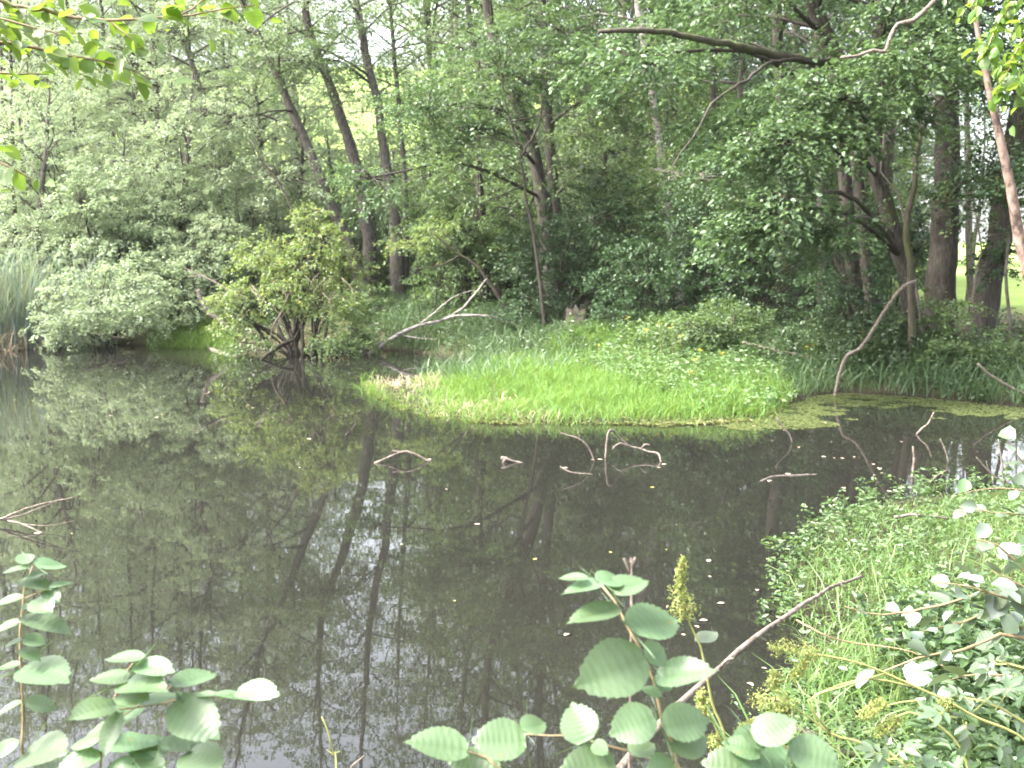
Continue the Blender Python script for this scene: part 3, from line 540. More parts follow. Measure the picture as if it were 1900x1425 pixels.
# tree line on the far side of the meadow
for k, (x, y) in enumerate([(33, 92), (37, 96), (41, 94), (45, 97), (49, 93), (53, 96), (57, 98), (61, 94), (66, 98), (28, 96), (72, 95), (25, 100)]):
    put(TV, ['', '', 'dark tree in the tree line beyond the bright meadow', ''], 2, x, y, 1.15, 'trees beyond the meadow', 'tree')

# big trees added out of view by the grass bank to keep the shaded bank dark
for x, y, sc_ in ((9.8, 9.5, 1.0), (12.5, 15.5, 1.1), (15.5, 22.5, 1.15), (17, 29, 1.1)):
    put(TV, ['', '', 'big dark tree out of view, added to shade the bank', ''], 2, x, y, sc_, 'unseen trees added to shade the bank', 'tree')

# ------------------------------------------------------------------ grass, reeds, duckweed (nobody could count these)
def sample(poly_px, n, rng, z=.08, land=True, lo=.0, poly=None):
    """n points inside a patch of ground or water, outlined by pixels on the plane z."""
    P = np.array([atz(x, y, z)[:2] for x, y in poly_px]) if poly is None else np.array(poly)
    a, b = P.min(0), P.max(0); res = np.zeros((0, 2))
    for _ in range(12):
        q = rng.random((n * 3, 2)) * (b - a) + a; ins = np.zeros(len(q), bool)
        for s_, e_ in zip(P, np.roll(P, -1, 0)):
            c = (s_[1] > q[:, 1]) != (e_[1] > q[:, 1]); ins ^= c & (q[:, 0] < s_[0] + (q[:, 1] - s_[1]) / (e_[1] - s_[1] + 1e-12) * (e_[0] - s_[0]))
        q = q[ins]; d = pond_dist(q[:, 0], q[:, 1]); q = q[(d > lo) if land else (d < -lo)]
        res = np.vstack((res, q))
        if len(res) >= n: break
    return res[:n]
def blades(g, rng, xy, h, wd, bend=.5, spread=.25):
    n = len(xy); z = ground_z(xy[:, 0], xy[:, 1]); b = np.column_stack((xy, z - .02)); h = np.broadcast_to(h, n)[:, None] * np.clip(rng.normal(1, .25, (n, 1)), .4, 1.6)
    a = rng.random(n) * 6.283; o = np.column_stack((np.cos(a), np.sin(a), np.zeros(n))); tw = rng.random(n) * 6.283; s = np.column_stack((np.cos(tw), np.sin(tw), np.zeros(n)))
    wd = np.broadcast_to(wd, n)[:, None] * rng.uniform(.6, 1.3, (n, 1)); d = unit(UP + o * spread * rng.random((n, 1)) * 2); k = bend * rng.random((n, 1))
    m1 = b + d * h * .5; m2 = b + unit(d + o * k * .6) * h * .82; tip = m2 + unit(d * .5 + o * k * 1.2 - UP * k * .6) * h * .3
    v = np.stack((b - s * wd * .4, b + s * wd * .4, m1 - s * wd * .5, m1 + s * wd * .5, m2 - s * wd * .36, m2 + s * wd * .36, tip), 1)
    i0 = np.arange(n)[:, None] * 7
    g.add(v.reshape(-1, 3), np.vstack((i0 + np.array((0, 1, 3, 2)), i0 + np.array((2, 3, 5, 4)))), i0 + np.array((4, 5, 6)))
def herbs(g, rng, xy, h, m, leaf, flat=.5, six=False):
    """Low leafy stems: whorls of leaves up a short upright stem."""
    n = len(xy); z = ground_z(xy[:, 0], xy[:, 1]); h = np.broadcast_to(h, n) * rng.uniform(.5, 1.25, n)
    t = rng.random((n, m)) ** .7; pos = np.stack((xy[:, 0, None] + rng.normal(0, .02, (n, m)) + rng.normal(0, .12, (n, 1)) * t, xy[:, 1, None] + rng.normal(0, .02, (n, m)), z[:, None] + t * h[:, None]), -1)
    a = rng.random((n, m)) * 6.283; d = np.stack((np.cos(a), np.sin(a), rng.normal(.05, .3, (n, m))), -1)
    nm = UP + rng.normal(0, flat, (n, m, 3))
    kites(g, pos.reshape(-1, 3), d.reshape(-1, 3), nm.reshape(-1, 3), leaf * rng.uniform(.5, 1.3, n * m), wr=.5, six=six)
rng = np.random.default_rng(21)
ISL = [(670, 716), (800, 697), (885, 686), (960, 676), (1060, 664), (1160, 655), (1300, 655), (1400, 690), (1470, 738), (1450, 757), (1400, 779), (1300, 786), (1100, 788), (900, 785), (780, 771), (720, 744)]
xy = sample(ISL, 52000, rng); u = sst(-3.4, 3.2, xy[:, 0]); bk = sst(15.4, 20, xy[:, 1])
keep = rng.random(len(xy)) < (.16 + .84 * sst(-2.4, -.5, xy[:, 0])) * (.35 + .65 * sst(.1, .7, pond_dist(xy[:, 0], xy[:, 1])))
xy, u, bk = xy[keep], u[keep], bk[keep]
g = Geo(); wl = sst(-2.2, -.2, xy[:, 0]); blades(g, rng, xy, .11 + .13 * wl + .14 * u * (.3 + .7 * bk) + (.05 + .09 * wl) * lumps(xy[:, 0] * 1.5, xy[:, 1] * 1.5) + .06 * lumps(xy[:, 0] * 4, xy[:, 1] * 4), .0105, bend=.9, spread=.35)
xw = sample([(640, 705), (660, 730), (720, 756), (780, 782), (900, 797), (1100, 799), (1300, 797), (1400, 792), (1460, 766), (1400, 740), (1000, 735), (760, 710)], 2600, rng, z=0, land=False); dw = -pond_dist(xw[:, 0], xw[:, 1]); xw = xw[rng.random(len(xw)) < 1.1 * np.exp(-dw / .16) * (.35 + .65 * (lumps(xw[:, 0] * 3, xw[:, 1] * 3) > -.1))]
blades(g, rng, xw, .26 + .16 * rng.random(len(xw)), .011, bend=.9, spread=.45)
tag(g.obj('grass', M['grass_bright']), 'bright green grass covering the low spit in the pond', 'grass', kind='stuff')
q = sample([(672, 712), (800, 700), (880, 715), (980, 760), (1080, 788), (900, 786), (780, 771), (720, 744)], 1300, rng, z=.03); q = q[lumps(q[:, 0] * 2.2 + 2, q[:, 1] * 3) > -.05]; g = Geo()
blades(g, rng, q, .24, .012, bend=1.6, spread=.9); tag(g.obj('dry_grass', M['straw']), 'bleached straw lying in the thin grass at the tip of the spit', 'grass', kind='stuff')
EDGE = [(676, 708), (676, 722), (720, 748), (780, 774), (900, 789), (1100, 791), (1300, 790), (1400, 785), (1455, 760), (1400, 745), (1100, 745), (800, 725)]
xy = np.vstack((sample(EDGE, 9000, rng, z=.02, land=False), sample(EDGE, 6000, rng, z=.02, land=True)))
d = pond_dist(xy[:, 0], xy[:, 1]); ll = lumps(xy[:, 0] * 1.9, xy[:, 1] * 1.4) + .7 * lumps(xy[:, 0] * 6, xy[:, 1] * 6); keep = (d > -.16 - .26 * ll) & (d < .6) & (rng.random(len(xy)) < .12 + .45 * (ll > -.1)); xy = xy[keep]
z = np.maximum(ground_z(xy[:, 0], xy[:, 1]), 0) + .006 + rng.random(len(xy)) * .02; a = rng.random(len(xy)) * 6.283
g = Geo(); kites(g, np.column_stack((xy, z)), np.column_stack((np.cos(a), np.sin(a), rng.normal(.05, .12, len(a)))), UP + rng.normal(0, .25, (len(xy), 3)), rng.uniform(.03, .12, len(xy)), wr=.22)
tag(g.obj('moss', M['moss']), 'yellowish moss and flattened blades fringing the grassy spit', 'moss', kind='stuff')
xy = sample([(1080, 700), (1180, 650), (1300, 645), (1400, 680), (1470, 738), (1430, 765), (1300, 760), (1180, 735)], 1500, rng)
g = Geo(); herbs(g, rng, xy, .28 + .24 * sst(17.0, 20, xy[:, 1]), 20, .09)
tag(g.obj('herbs', M['herb']), 'leafy green weeds standing in the grass of the spit', 'weeds', kind='stuff')
DW = [(1330, 790), (1400, 780), (1450, 757), (1510, 733), (1560, 727), (1700, 735), (1900, 755), (2150, 790), (2150, 850), (1900, 812), (1780, 792), (1650, 776), (1560, 790), (1440, 800), (1380, 800)]
xy = sample(DW, 26000, rng, z=0, land=False, lo=.02)
ed = lumps(xy[:, 0] * 3.1, xy[:, 1] * 4.2) + .6 * lumps(xy[:, 0] * 7 + 3, xy[:, 1] * 8); dd = -pond_dist(xy[:, 0], xy[:, 1]); keep = (ed > -.75 + 1.35 * sst(.2, 1.8, dd)) & (rng.random(len(xy)) < .8); xy = xy[keep]
a = rng.random(len(xy)) * 6.283; g = Geo()
kites(g, np.column_stack((xy, np.full(len(xy), .005) + rng.random(len(xy)) * .004)), np.column_stack((np.cos(a), np.sin(a), 0 * a)), UP + rng.normal(0, .06, (len(xy), 3)), rng.uniform(.025, .075, len(xy)), wr=.8, fold=0, droop=0)
tag(g.obj('duckweed', M['duckweed']), 'duckweed carpet on the still water below the shaded bank', 'duckweed', kind='stuff')
# far bank
def band(n, x0, x1, y0, y1, lo, hi):
    q = np.column_stack((rng.uniform(x0, x1, n), rng.uniform(y0, y1, n))); d = pond_dist(q[:, 0], q[:, 1]); return q[(d > lo) & (d < hi)]
xy = band(16000, -18, 16, 17, 40, .1, 9); xy = xy[(np.hypot((xy[:, 0] - .8) / 5.2, (xy[:, 1] - 18.6) / 4.2) > 1)]
g = Geo(); herbs(g, rng, xy[:5200], .5 + .22 * lumps(xy[:5200, 0], xy[:5200, 1]), 14, .1)
tag(g.obj('undergrowth', M['herb_dark']), 'low leafy undergrowth along the shaded bank and into the wood', 'undergrowth', kind='stuff')
g = Geo(); xy = np.vstack((sample([(700, 655), (730, 570), (1000, 590), (1100, 660), (900, 688), (800, 662)], 9000, rng, z=.5), band(9000, 5.5, 14, 17, 23, .05, 3), sample([(640, 640), (660, 560), (760, 560), (760, 640)], 2500, rng, z=.6)))
blades(g, rng, xy, .5, .02, bend=.8, spread=.4)
tag(g.obj('rank_grass', M['grass_dull']), 'long dull grass along the back bank behind the fallen birch', 'grass', kind='stuff')
g = Geo(); xy = sample([(265, 643), (300, 625), (420, 622), (440, 650), (380, 650)], 3600, rng, z=0.05, lo=-.4); xy = np.vstack((xy, sample([(280, 640), (420, 640), (450, 600), (300, 600)], 2500, rng, z=.3)))
blades(g, rng, xy, .42, .02, bend=.7, spread=.25)
tag(g.obj('grass_tuft', M['grass_bright']), 'bright tuft of grass at the waterline under the pale bushes', 'grass', kind='stuff')
g = Geo(); q = np.column_stack((rng.uniform(-18, -12.3, 3000), rng.uniform(27.5, 31, 3000))); q = q[pond_dist(q[:, 0], q[:, 1]) > -.6]
blades(g, rng, q, 2.1, .042, bend=.35, spread=.12); tag(g.obj('reeds', M['reed']), 'tall blue-green reeds standing at the edge of the pond', 'reeds', kind='stuff')
g = Geo(); q = np.column_stack((rng.uniform(-18, -12.6, 3200), rng.uniform(26.8, 29, 3200))); q = q[pond_dist(q[:, 0], q[:, 1]) > -.7]
blades(g, rng, q, 1.05, .035, bend=1.3, spread=.6); tag(g.obj('dry_reeds', M['straw']), 'broken straw-coloured reeds fallen at the water under the green ones', 'reeds', kind='stuff')
# near bank
BK = [(1555, 948), (1700, 917), (1900, 906), (2100, 893), (2600, 1000), (2500, 1900), (1300, 1900), (1400, 1340), (1440, 1260), (1492, 1190), (1445, 1110), (1475, 1035)]
xy = sample(BK, 34000, rng, z=.1, lo=-.12); yy = xy[:, 1]; pt = lumps(xy[:, 0] * 2.3 + 1, xy[:, 1] * 2.1) + .6 * lumps(xy[:, 0] * 6, xy[:, 1] * 6); keep = rng.random(len(xy)) < (.15 + .85 * sst(4.9, 6.0, yy)) * (.45 + .55 * sst(-.7, .2, pt)) * (.35 + .65 * sst(.0, .6, pond_dist(xy[:, 0], xy[:, 1]))); xy = xy[keep]
g = Geo(); pt = pt[keep]; blades(g, rng, xy, (1 - .45 * sst(7.5, 10.5, xy[:, 1])) * (.15 + .07 * sst(-.6, .8, pt) + .04 * lumps(xy[:, 0] * 3, xy[:, 1] * 3)), .0085, bend=1.5, spread=.55)
xy3 = sample([(1480, 1250), (1500, 1190), (1640, 1200), (2200, 1150), (2500, 1900), (1760, 1900), (1700, 1300)], 3600, rng, z=.1, lo=-.05); blades(g, rng, xy3, .24, .007, bend=1.5, spread=.6)
xy2 = sample(BK, 2600, rng, z=.1, lo=.1); xy2 = xy2[(xy2[:, 1] < 8.6) & (lumps(xy2[:, 0] * 1.7, xy2[:, 1] * 1.9) > -.1)]; blades(g, rng, xy2, .42, .011, bend=1.6, spread=.4)
tag(g.obj('bank_grass', M['grass_bank']), 'fresh light grass on the low bank reaching into the pond', 'grass', kind='stuff')
xy = sample(BK, 3400, rng, z=.1, lo=-.1); xy = xy[lumps(xy[:, 0] * 2.7, xy[:, 1] * 2.7) + rng.normal(0, .3, len(xy)) > -.15]; g = Geo(); h3 = len(xy) // 3; herbs(g, rng, xy[:h3], .22, 12, .05, flat=.8, six=True); herbs(g, rng, xy[h3:], .16, 10, .03, flat=.7, six=True)
q = sample([(1380, 1425), (1420, 1110), (1440, 1020), (1510, 935), (1700, 900), (1900, 895), (1900, 925), (1700, 935), (1560, 965), (1500, 1040), (1470, 1110), (1515, 1190), (1450, 1300)], 130, rng, z=0, land=False, lo=-.15); q = q[pond_dist(q[:, 0], q[:, 1]) > -.42]; q = q[lumps(q[:, 0] * 3, q[:, 1] * 3) > -.2]; herbs(g, rng, q, .26, 18, .05, flat=.7, six=True)
tag(g.obj('bank_weeds', M['herb']), 'small-leaved weeds among the grass and at the water of the low bank', 'weeds', kind='stuff')
xy = sample([(1690, 1300), (1640, 1210), (1760, 1200), (2200, 1150), (2500, 1900), (1760, 1900)], 900, rng, z=.1, lo=-.1); g = Geo(); herbs(g, rng, xy[:520], .5, 18, .075, flat=.8, six=True); herbs(g, rng, xy[520:], .25, 12, .04, flat=.7, six=True)
tag(g.obj('bank_herbs', M['herb_dark']), 'darker weeds filling the wet hollow of the low bank', 'weeds', kind='stuff')
xy = np.vstack((sample([(1430, 1425), (1400, 1340), (1450, 1240), (1640, 1260), (1800, 1330), (1760, 1500), (1440, 1500)], 5000, rng, z=.03, land=True, lo=-9), sample(BK, 1800, rng, z=0, land=False, lo=-9))); a = rng.random(len(xy)) * 6.283
z = np.maximum(ground_z(xy[:, 0], xy[:, 1]), 0) + .008; g = Geo()
kites(g, np.column_stack((xy, z + rng.random(len(xy)) * .03)), np.column_stack((np.cos(a), np.sin(a), 0 * a)), UP + rng.normal(0, .25, (len(xy), 3)), rng.uniform(.012, .03, len(xy)), wr=.85, six=True)
tag(g.obj('water_starwort', M['herb']), 'tiny pale green leaves scattered over the wet mud', 'water plants', kind='stuff')

# ------------------------------------------------------------------ dead wood in and around the water
def stick(name, label, lines, mat, cat='branch', seed=0, wob=.006, group=None):
    """lines: (pixel points, distances or None for the water plane, width px start, end); the first is the main piece, the rest its side twigs."""
    rng = np.random.default_rng(seed + 100); first = None
    for k, (px, ys, w0, w1) in enumerate(lines):
        p = [atz(x, y, .0) if q is None else at(x, y, q) for (x, y), q in zip(px, ys if ys is not None else [None] * len(px))]
        rad = np.linspace(w0, w1, len(p)) * .38 * np.mean([q[1] for q in p]) / F; g = Geo()
        tube(g, p, rad, sides=8, step=max(.03, np.linalg.norm(p[-1] - p[0]) / 22), rng=rng, wob=wob * np.linalg.norm(p[-1] - p[0]) * .25, rough=.13)
        if k == 0: first = tag(g.obj(name, M[mat], smooth=True, origin=[float(x) for x in p[0]]), label, cat, group)
        else: g.obj('twig', M[mat], first, smooth=True)
    return first
Y1 = float(atz(690, 656)[1])
stick('fallen_birch', 'pale fallen birch branch slanting up out of the pond behind the grassy spit', [([(676, 664), (690, 655), (731, 627), (772, 606), (824, 593), (861, 569), (903, 517)], [Y1, Y1, Y1 + .3, Y1 + .6, Y1 + .9, Y1 + 1.2, Y1 + 1.6], 15, 4),
      ([(824, 593), (848, 586), (903, 586), (930, 593), (968, 607)], [Y1 + .9, Y1 + .8, Y1 + .7, Y1 + .6, Y1 + .5], 6, 6), ([(772, 606), (800, 585), (841, 552), (880, 537)], [Y1 + .6, Y1 + .8, Y1 + 1, Y1 + 1.3], 5, 2), ([(680, 648), (705, 636), (735, 625)], [Y1, Y1 + .1, Y1 + .3], 5, 4), ([(745, 622), (780, 628), (812, 630)], [Y1 + .4, Y1 + .2, Y1], 4, 2)], 'bark_birch', seed=1)
stick('dead_branch', 'thin crooked grey branch standing in the water against the fallen birch', [([(683, 662), (679, 655), (665, 627), (652, 586), (640, 560), (621, 527)], [Y1 - .2, Y1 - .2, Y1 - .2, Y1 - .1, Y1, Y1], 8, 3), ([(652, 586), (625, 573), (600, 566)], [Y1 - .1, Y1 - .1, Y1 - .1], 4, 2)], 'dead_grey', seed=2)
stick('dead_branch', 'long bare curved branch arching out of the duckweed below the bank', [([(1550, 742), (1549, 734), (1560, 685), (1573, 659), (1594, 648), (1621, 610), (1646, 569), (1677, 531), (1700, 522)], [18.7] * 9, 8, 8)], 'dead_pale', seed=3, wob=.003)
stick('dead_branch', 'brown fallen branch lying across the herbs behind the grassy spit', [([(1378, 636), (1443, 651), (1480, 657), (1511, 667), (1532, 664)], [21.5, 21.3, 21.1, 21, 21], 7, 4)], 'dead_pale', seed=4)
stick('dead_branch', 'pale branch jutting out of the bank above the duckweed, beside the bramble', [([(1910, 735), (1875, 718), (1835, 694), (1822, 682), (1814, 675)], [17.5] * 5, 7, 6)], 'dead_pale', seed=5)
stick('dead_branch', 'bare twisted pale bough hanging across the canopy by the mossy bough', [([(1760, -20), (1732, 3), (1694, 38), (1666, 45), (1650, 75), (1642, 96), (1621, 93), (1594, 103), (1560, 107)], [16.5] * 9, 12, 6)], 'dead_pale', seed=6, wob=.003)
stick('dead_snag', 'thin black dead stem leaning over the yellow-green bush', [([(600, 560), (564, 450), (540, 385), (515, 335), (490, 305), (468, 263)], [29] * 6, 9, 3)], 'bark_dark', seed=7, wob=.004)
stick('dead_snag', 'dark leaning dead stem with bare forks behind the fallen birch', [([(950, 600), (944, 580), (903, 517), (879, 489), (855, 474), (830, 455), (803, 433)], [30] * 7, 13, 3), ([(855, 474), (815, 493), (765, 500)], [30, 29.8, 29.6], 5, 2), ([(860, 478), (840, 448), (822, 432)], [30, 30, 30], 4, 2), ([(925, 552), (905, 520), (882, 480)], [30, 30.1, 30.2], 8, 3)], 'bark_dark', seed=8)
stick('leaning_log', 'short brown log leaning up out of the grass tuft', [([(428, 618), (420, 606), (398, 588), (385, 579), (374, 556), (368, 537)], [30.2] * 6, 15, 11)], 'dead_grey', 'log', seed=9)
stick('dead_branch', 'pale thin branch poking out sideways from the yellow-green bush', [([(460, 556), (430, 541), (389, 519), (360, 506), (340, 496)], [28.3] * 5, 7, 2), ([(395, 522), (370, 512), (350, 514)], [28.3, 28.2, 28.2], 3, 2)], 'dead_pale', seed=10)
Y2 = float(atz(303, 638)[1])
stick('dead_post', 'short weathered stub standing in the bright grass tuft', [([(303, 641), (304, 630), (309, 612), (316, 603)], [Y2] * 4, 7, 8), ([(309, 610), (303, 606)], [Y2, Y2], 4, 4)], 'dead_pale', 'stub', seed=11)
stick('sunken_log', 'pale log lying half under water by the grass tuft', [([(378, 640), (392, 648), (415, 655), (440, 661)], None, 9, 6)], 'dead_pale', 'log', seed=12)
stick('sunken_log', 'brown log end showing under the grey-green waterside bush', [([(160, 617), (180, 621), (205, 626), (240, 628)], [28.6, 28.6, 28.7, 29], 9, 8)], 'dead_grey', 'log', seed=13)
stick('dead_branch', 'grey branch arching down into the water from the yellow-green bush', [([(545, 630), (520, 642), (500, 655), (484, 668)], [27.2, 26.6, 26.2, None], 11, 7)], 'bark_dark', seed=14)
stick('dead_branch', 'bleached twig drooping in front of the black stems of the yellow-green bush', [([(536, 545), (525, 575), (507, 605), (501, 632)], [26.4] * 4, 6, 3)], 'dead_pale', seed=15)
for k, (x0, x1) in enumerate([(512, 540), (535, 551), (560, 562), (584, 580), (608, 598)]):
    stick('bush_stem', 'black stem carrying the yellow-green bush where it enters the pond', [([(x1, 664), (x1 - 1, 650), (x0 + (x1 - x0) * .4, 622), (x0, 596)], [27.0, 27.0, 27.2, 27.5], 11 - k, 7)], 'bark_dark', 'stem', seed=20 + k, group='black stems standing in the water under the yellow-green bush')
Ya = float(atz(749, 856)[1])
stick('bent_branch', 'low arch of pale branch with both ends dipping in the open pond', [([(694, 860), (702, 857), (718, 850), (749, 838), (770, 843), (794, 855), (800, 858)], [Ya - .1, Ya - .1, Ya, Ya, Ya, Ya, Ya], 6, 6), ([(750, 838), (740, 838), (728, 836)], [Ya, Ya, Ya], 4, 3)], 'dead_pale', seed=30)
Yb = float(atz(950, 858)[1])
stick('sunken_log', 'stub of broken log floating alone in the middle of the pond', [([(930, 850), (938, 851), (950, 855), (972, 860)], [Yb] * 4, 11, 5), ([(938, 853), (933, 857), (940, 861)], [Yb - .02] * 3, 8, 6)], 'dead_pale', 'log', seed=31)
Yc = float(atz(1105, 856)[1])
stick('bent_branch', 'thin bent twig rising from the pond just left of the angular branch', [([(1104, 858), (1102, 853), (1091, 829), (1074, 814), (1055, 808), (1040, 804)], [Yc] * 6, 4, 4), ([(1075, 814), (1074, 803), (1073, 794)], [Yc] * 3, 2, 1)], 'dead_pale', seed=32)
Yd = float(atz(1124, 850)[1])
stick('bent_branch', 'angular grey branch like a bent elbow standing out of the pond', [([(1124, 856), (1124, 848), (1126, 822), (1132, 798), (1150, 812), (1167, 827), (1186, 832), (1204, 838), (1221, 841), (1226, 855), (1228, 866)], [Yd, Yd, Yd, Yd, Yd + .1, Yd + .1, Yd + .1, Yd, Yd - .1, Yd - .2, Yd - .2], 6, 4),
      ([(1167, 827), (1150, 823), (1140, 829), (1136, 834)], [Yd + .1] * 4, 6, 4), ([(1190, 833), (1196, 825), (1206, 826)], [Yd] * 3, 5, 4)], 'dead_grey', seed=33)
Ye = float(atz(60, 968)[1])
stick('dead_branch', 'forked pale branch reaching out over the water, dark twigs below it', [([(-60, 975), (-5, 965), (20, 955), (70, 937), (140, 922)], [Ye - .1] * 5, 8, 2), ([(5, 963), (40, 956), (80, 940), (105, 931)], [Ye - .1] * 4, 6, 2), ([(15, 966), (40, 972), (75, 988), (108, 1010)], [Ye - .2, Ye - .3, Ye - .4, Ye - .5], 5, 2), ([(45, 973), (90, 975), (140, 966)], [Ye - .3] * 3, 3, 1)], 'dead_pale', seed=34)
for k, (px, yw, w_, lab, tw) in enumerate([
    ([(1701, 806), (1712, 794), (1722, 786), (1733, 765)], 806, 6, 'thin bare twig rising from dark water under the end of the duckweed', []),
    ([(1691, 890), (1693, 882), (1696, 850), (1694, 828)], 886, 8, 'straight white stub of stick standing upright in the dark water', []),
    ([(1760, 862), (1759, 852), (1751, 828), (1744, 814)], 856, 5, 'grey bent twig between the white stub and the leafless brush', []),
    ([(1722, 900), (1730, 890), (1742, 880), (1758, 872)], 896, 4, 'low pale twig leaning out of the dark water near the grass bank', []),
    ([(1442, 776), (1450, 790), (1465, 806), (1470, 822)], 822, 5, 'thin dark twig dipping into the water off the tip of the grassy spit', []),
    ([(1412, 893), (1435, 884), (1475, 882), (1515, 880)], None, 5, 'dark stick lying flat on the open water', []),
    ([(1040, 866), (1060, 876), (1100, 880)], None, 3, 'fine twig floating beneath the angular branch', [])]):
    yy_ = None if yw is None else [float(atz(px[0][0], yw)[1])] * len(px)
    stick('dead_twig', lab, [(px, yy_, w_, w_ * .6)], 'dead_pale' if k in (0, 1, 3) else 'dead_grey', 'twig', seed=40 + k)
Yf = float(atz(1860, 905)[1])
stick('dead_brush', 'leafless brush of grey twigs by the water edge at the bank', [([(1866, 915), (1862, 887), (1858, 850), (1852, 815)], [Yf] * 4, 7, 3), ([(1860, 895), (1840, 880), (1822, 860), (1811, 848)], [Yf] * 4, 5, 2), ([(1862, 900), (1880, 885), (1900, 872)], [Yf] * 3, 5, 2), ([(1850, 890), (1835, 872), (1830, 855)], [Yf] * 3, 3, 1.5), ([(1862, 880), (1870, 850), (1866, 830)], [Yf] * 3, 3, 1.5)], 'dead_grey', 'brush', seed=50)
stick('sunken_log', 'dark wet log at the water edge of the grass bank', [([(1505, 971), (1530, 973), (1560, 976), (1610, 978)], None, 10, 8)], 'dead_grey', 'log', seed=51)
stick('sunken_log', 'old grey branch lying at the far edge of the grass bank', [([(1660, 960), (1690, 955), (1720, 957), (1760, 962)], [9.0] * 4, 9, 6)], 'dead_grey', 'log', seed=52)
stick('sunken_log', 'black rotten branch lying in the wet hollow under the hazel leaves', [([(1440, 1330), (1500, 1362), (1560, 1395), (1640, 1410)], [4.9, 4.7, 4.6, 4.6], 22, 14)], 'bark_dark', 'log', seed=53)
stick('diagonal_stick', 'long pale stick slanting up from the bank across the corner of the pond', [([(1090, 1500), (1180, 1392), (1250, 1315), (1310, 1260), (1400, 1185), (1470, 1135), (1540, 1092), (1600, 1069)], [3.7, 3.9, 4.1, 4.3, 4.6, 4.9, 5.2, 5.6], 20, 9), ([(1335, 1240), (1350, 1224), (1362, 1222)], [4.36, 4.3, 4.3], 9, 7), ([(1560, 1084), (1567, 1090), (1569, 1098)], [5.3, 5.3, 5.3], 5, 3)], 'dead_pale', 'stick', seed=54, wob=.004)
stick('dead_twig', 'thin brown runner trailing over the grass from the pale stick', [([(1478, 1150), (1530, 1178), (1580, 1192), (1680, 1206), (1760, 1240)], [5.1, 5.0, 5.0, 4.9, 4.8], 5, 3)], 'stem_brown', 'twig', seed=55)
# stump hole at the foot of the thicket
rng = np.random.default_rng(5); g = Geo(); c = at(1072, 590, 27.2); c[2] = gz(c[0], c[1]) - .05
th = np.linspace(0, 2 * math.pi, 25)[:-1]; V = []
for r_, z_ in ((.55, 0), (.42, .25), (.36, .55), (.34, .72), (.26, .7), (.2, .3)):
    jj = 1 + .16 * np.sin(th * 5 + r_ * 3) + rng.normal(0, .04, 24); V.append(np.column_stack((c[0] + np.cos(th) * r_ * jj, c[1] + np.sin(th) * r_ * jj, c[2] + z_ + rng.normal(0, .05, 24))))
q = [(a * 24 + b_, a * 24 + (b_ + 1) % 24, (a + 1) * 24 + (b_ + 1) % 24, (a + 1) * 24 + b_) for a in range(5) for b_ in range(24)]
g.add(np.concatenate(V), q); tag(g.obj('tree_stump', M['bark_dark'], origin=[float(x) for x in c], smooth=True), 'dark rotten hollow stump under the dense hazel thicket', 'stump')

# ------------------------------------------------------------------ leaves afloat on the pond
FL = [(573, 815), (828, 908), (885, 973), (1315, 1041), (1317, 1070), (1052, 1178), (745, 1010), (1048, 869), (1222, 868), (1232, 862), (1113, 853), (1100, 854), (797, 853), (703, 858), (1528, 848), (1548, 850), (1562, 851), (1585, 848), (1432, 818), (1448, 792), (1455, 798), (1482, 830), (1462, 880), (1428, 893), (1620, 862), (1632, 870), (1636, 878), (1622, 882), (1565, 906), (1548, 937), (1650, 912), (1398, 791), (1530, 785), (1672, 820), (1543, 820), (1350, 796), (378, 722), (383, 731), (388, 728), (205, 772), (290, 775), (273, 780), (240, 787), (470, 757), (556, 868), (28, 742), (70, 990), (22, 968), (400, 850), (208, 716), (1268, 1178), (1293, 1163), (1337, 1120), (1405, 1095), (1425, 1038), (1418, 1240), (1305, 1152), (1392, 1270)]
YL = [(993, 1038), (843, 1115), (134, 990), (1236, 1020), (460, 752), (745, 745), (300, 770), (1210, 905), (1133, 1025)]
def floats(pts, name, label, mat, grp, seed, lo, hi):
    rng = np.random.default_rng(seed); g = Geo()
    me = []
    for k in range(4):
        g = Geo(); n_ = 7; a = np.linspace(0, 2 * math.pi, n_ + 1)[:-1]; rr = 1 + rng.normal(0, .12, n_)
        v = np.column_stack((np.cos(a) * .5 * rr, np.sin(a) * .33 * rr, .05 + .09 * np.abs(np.sin(a)) + rng.normal(0, .03, n_))); v = np.vstack((v, (0, 0, .03)))
        g.add(v, None, [(i, (i + 1) % n_, n_) for i in range(n_)]); me.append(g.mesh(name, M[mat]))
    for k, (x, y) in enumerate(pts):
        o = bpy.data.objects.new(name, me[k % 4]); S.collection.objects.link(o); p = atz(x, y, .004)
        o.location = [float(q) for q in p]; o.rotation_euler = (0, 0, float(rng.random() * 6.28)); s_ = float(rng.uniform(lo * .5, hi * .9)) * (.5 + .018 * p[1]); o.scale = (s_, s_, s_)
        tag(o, label, 'leaf', grp)
floats(FL, 'floating_leaf', 'pale fallen leaf floating on the dark pond', 'petal', 'pale leaves afloat on the pond', 1, .07, .13)
floats(YL, 'floating_leaf', 'small yellow leaf floating on the dark pond', 'yellow_leaf', 'yellow leaves afloat on the pond', 2, .06, .09)

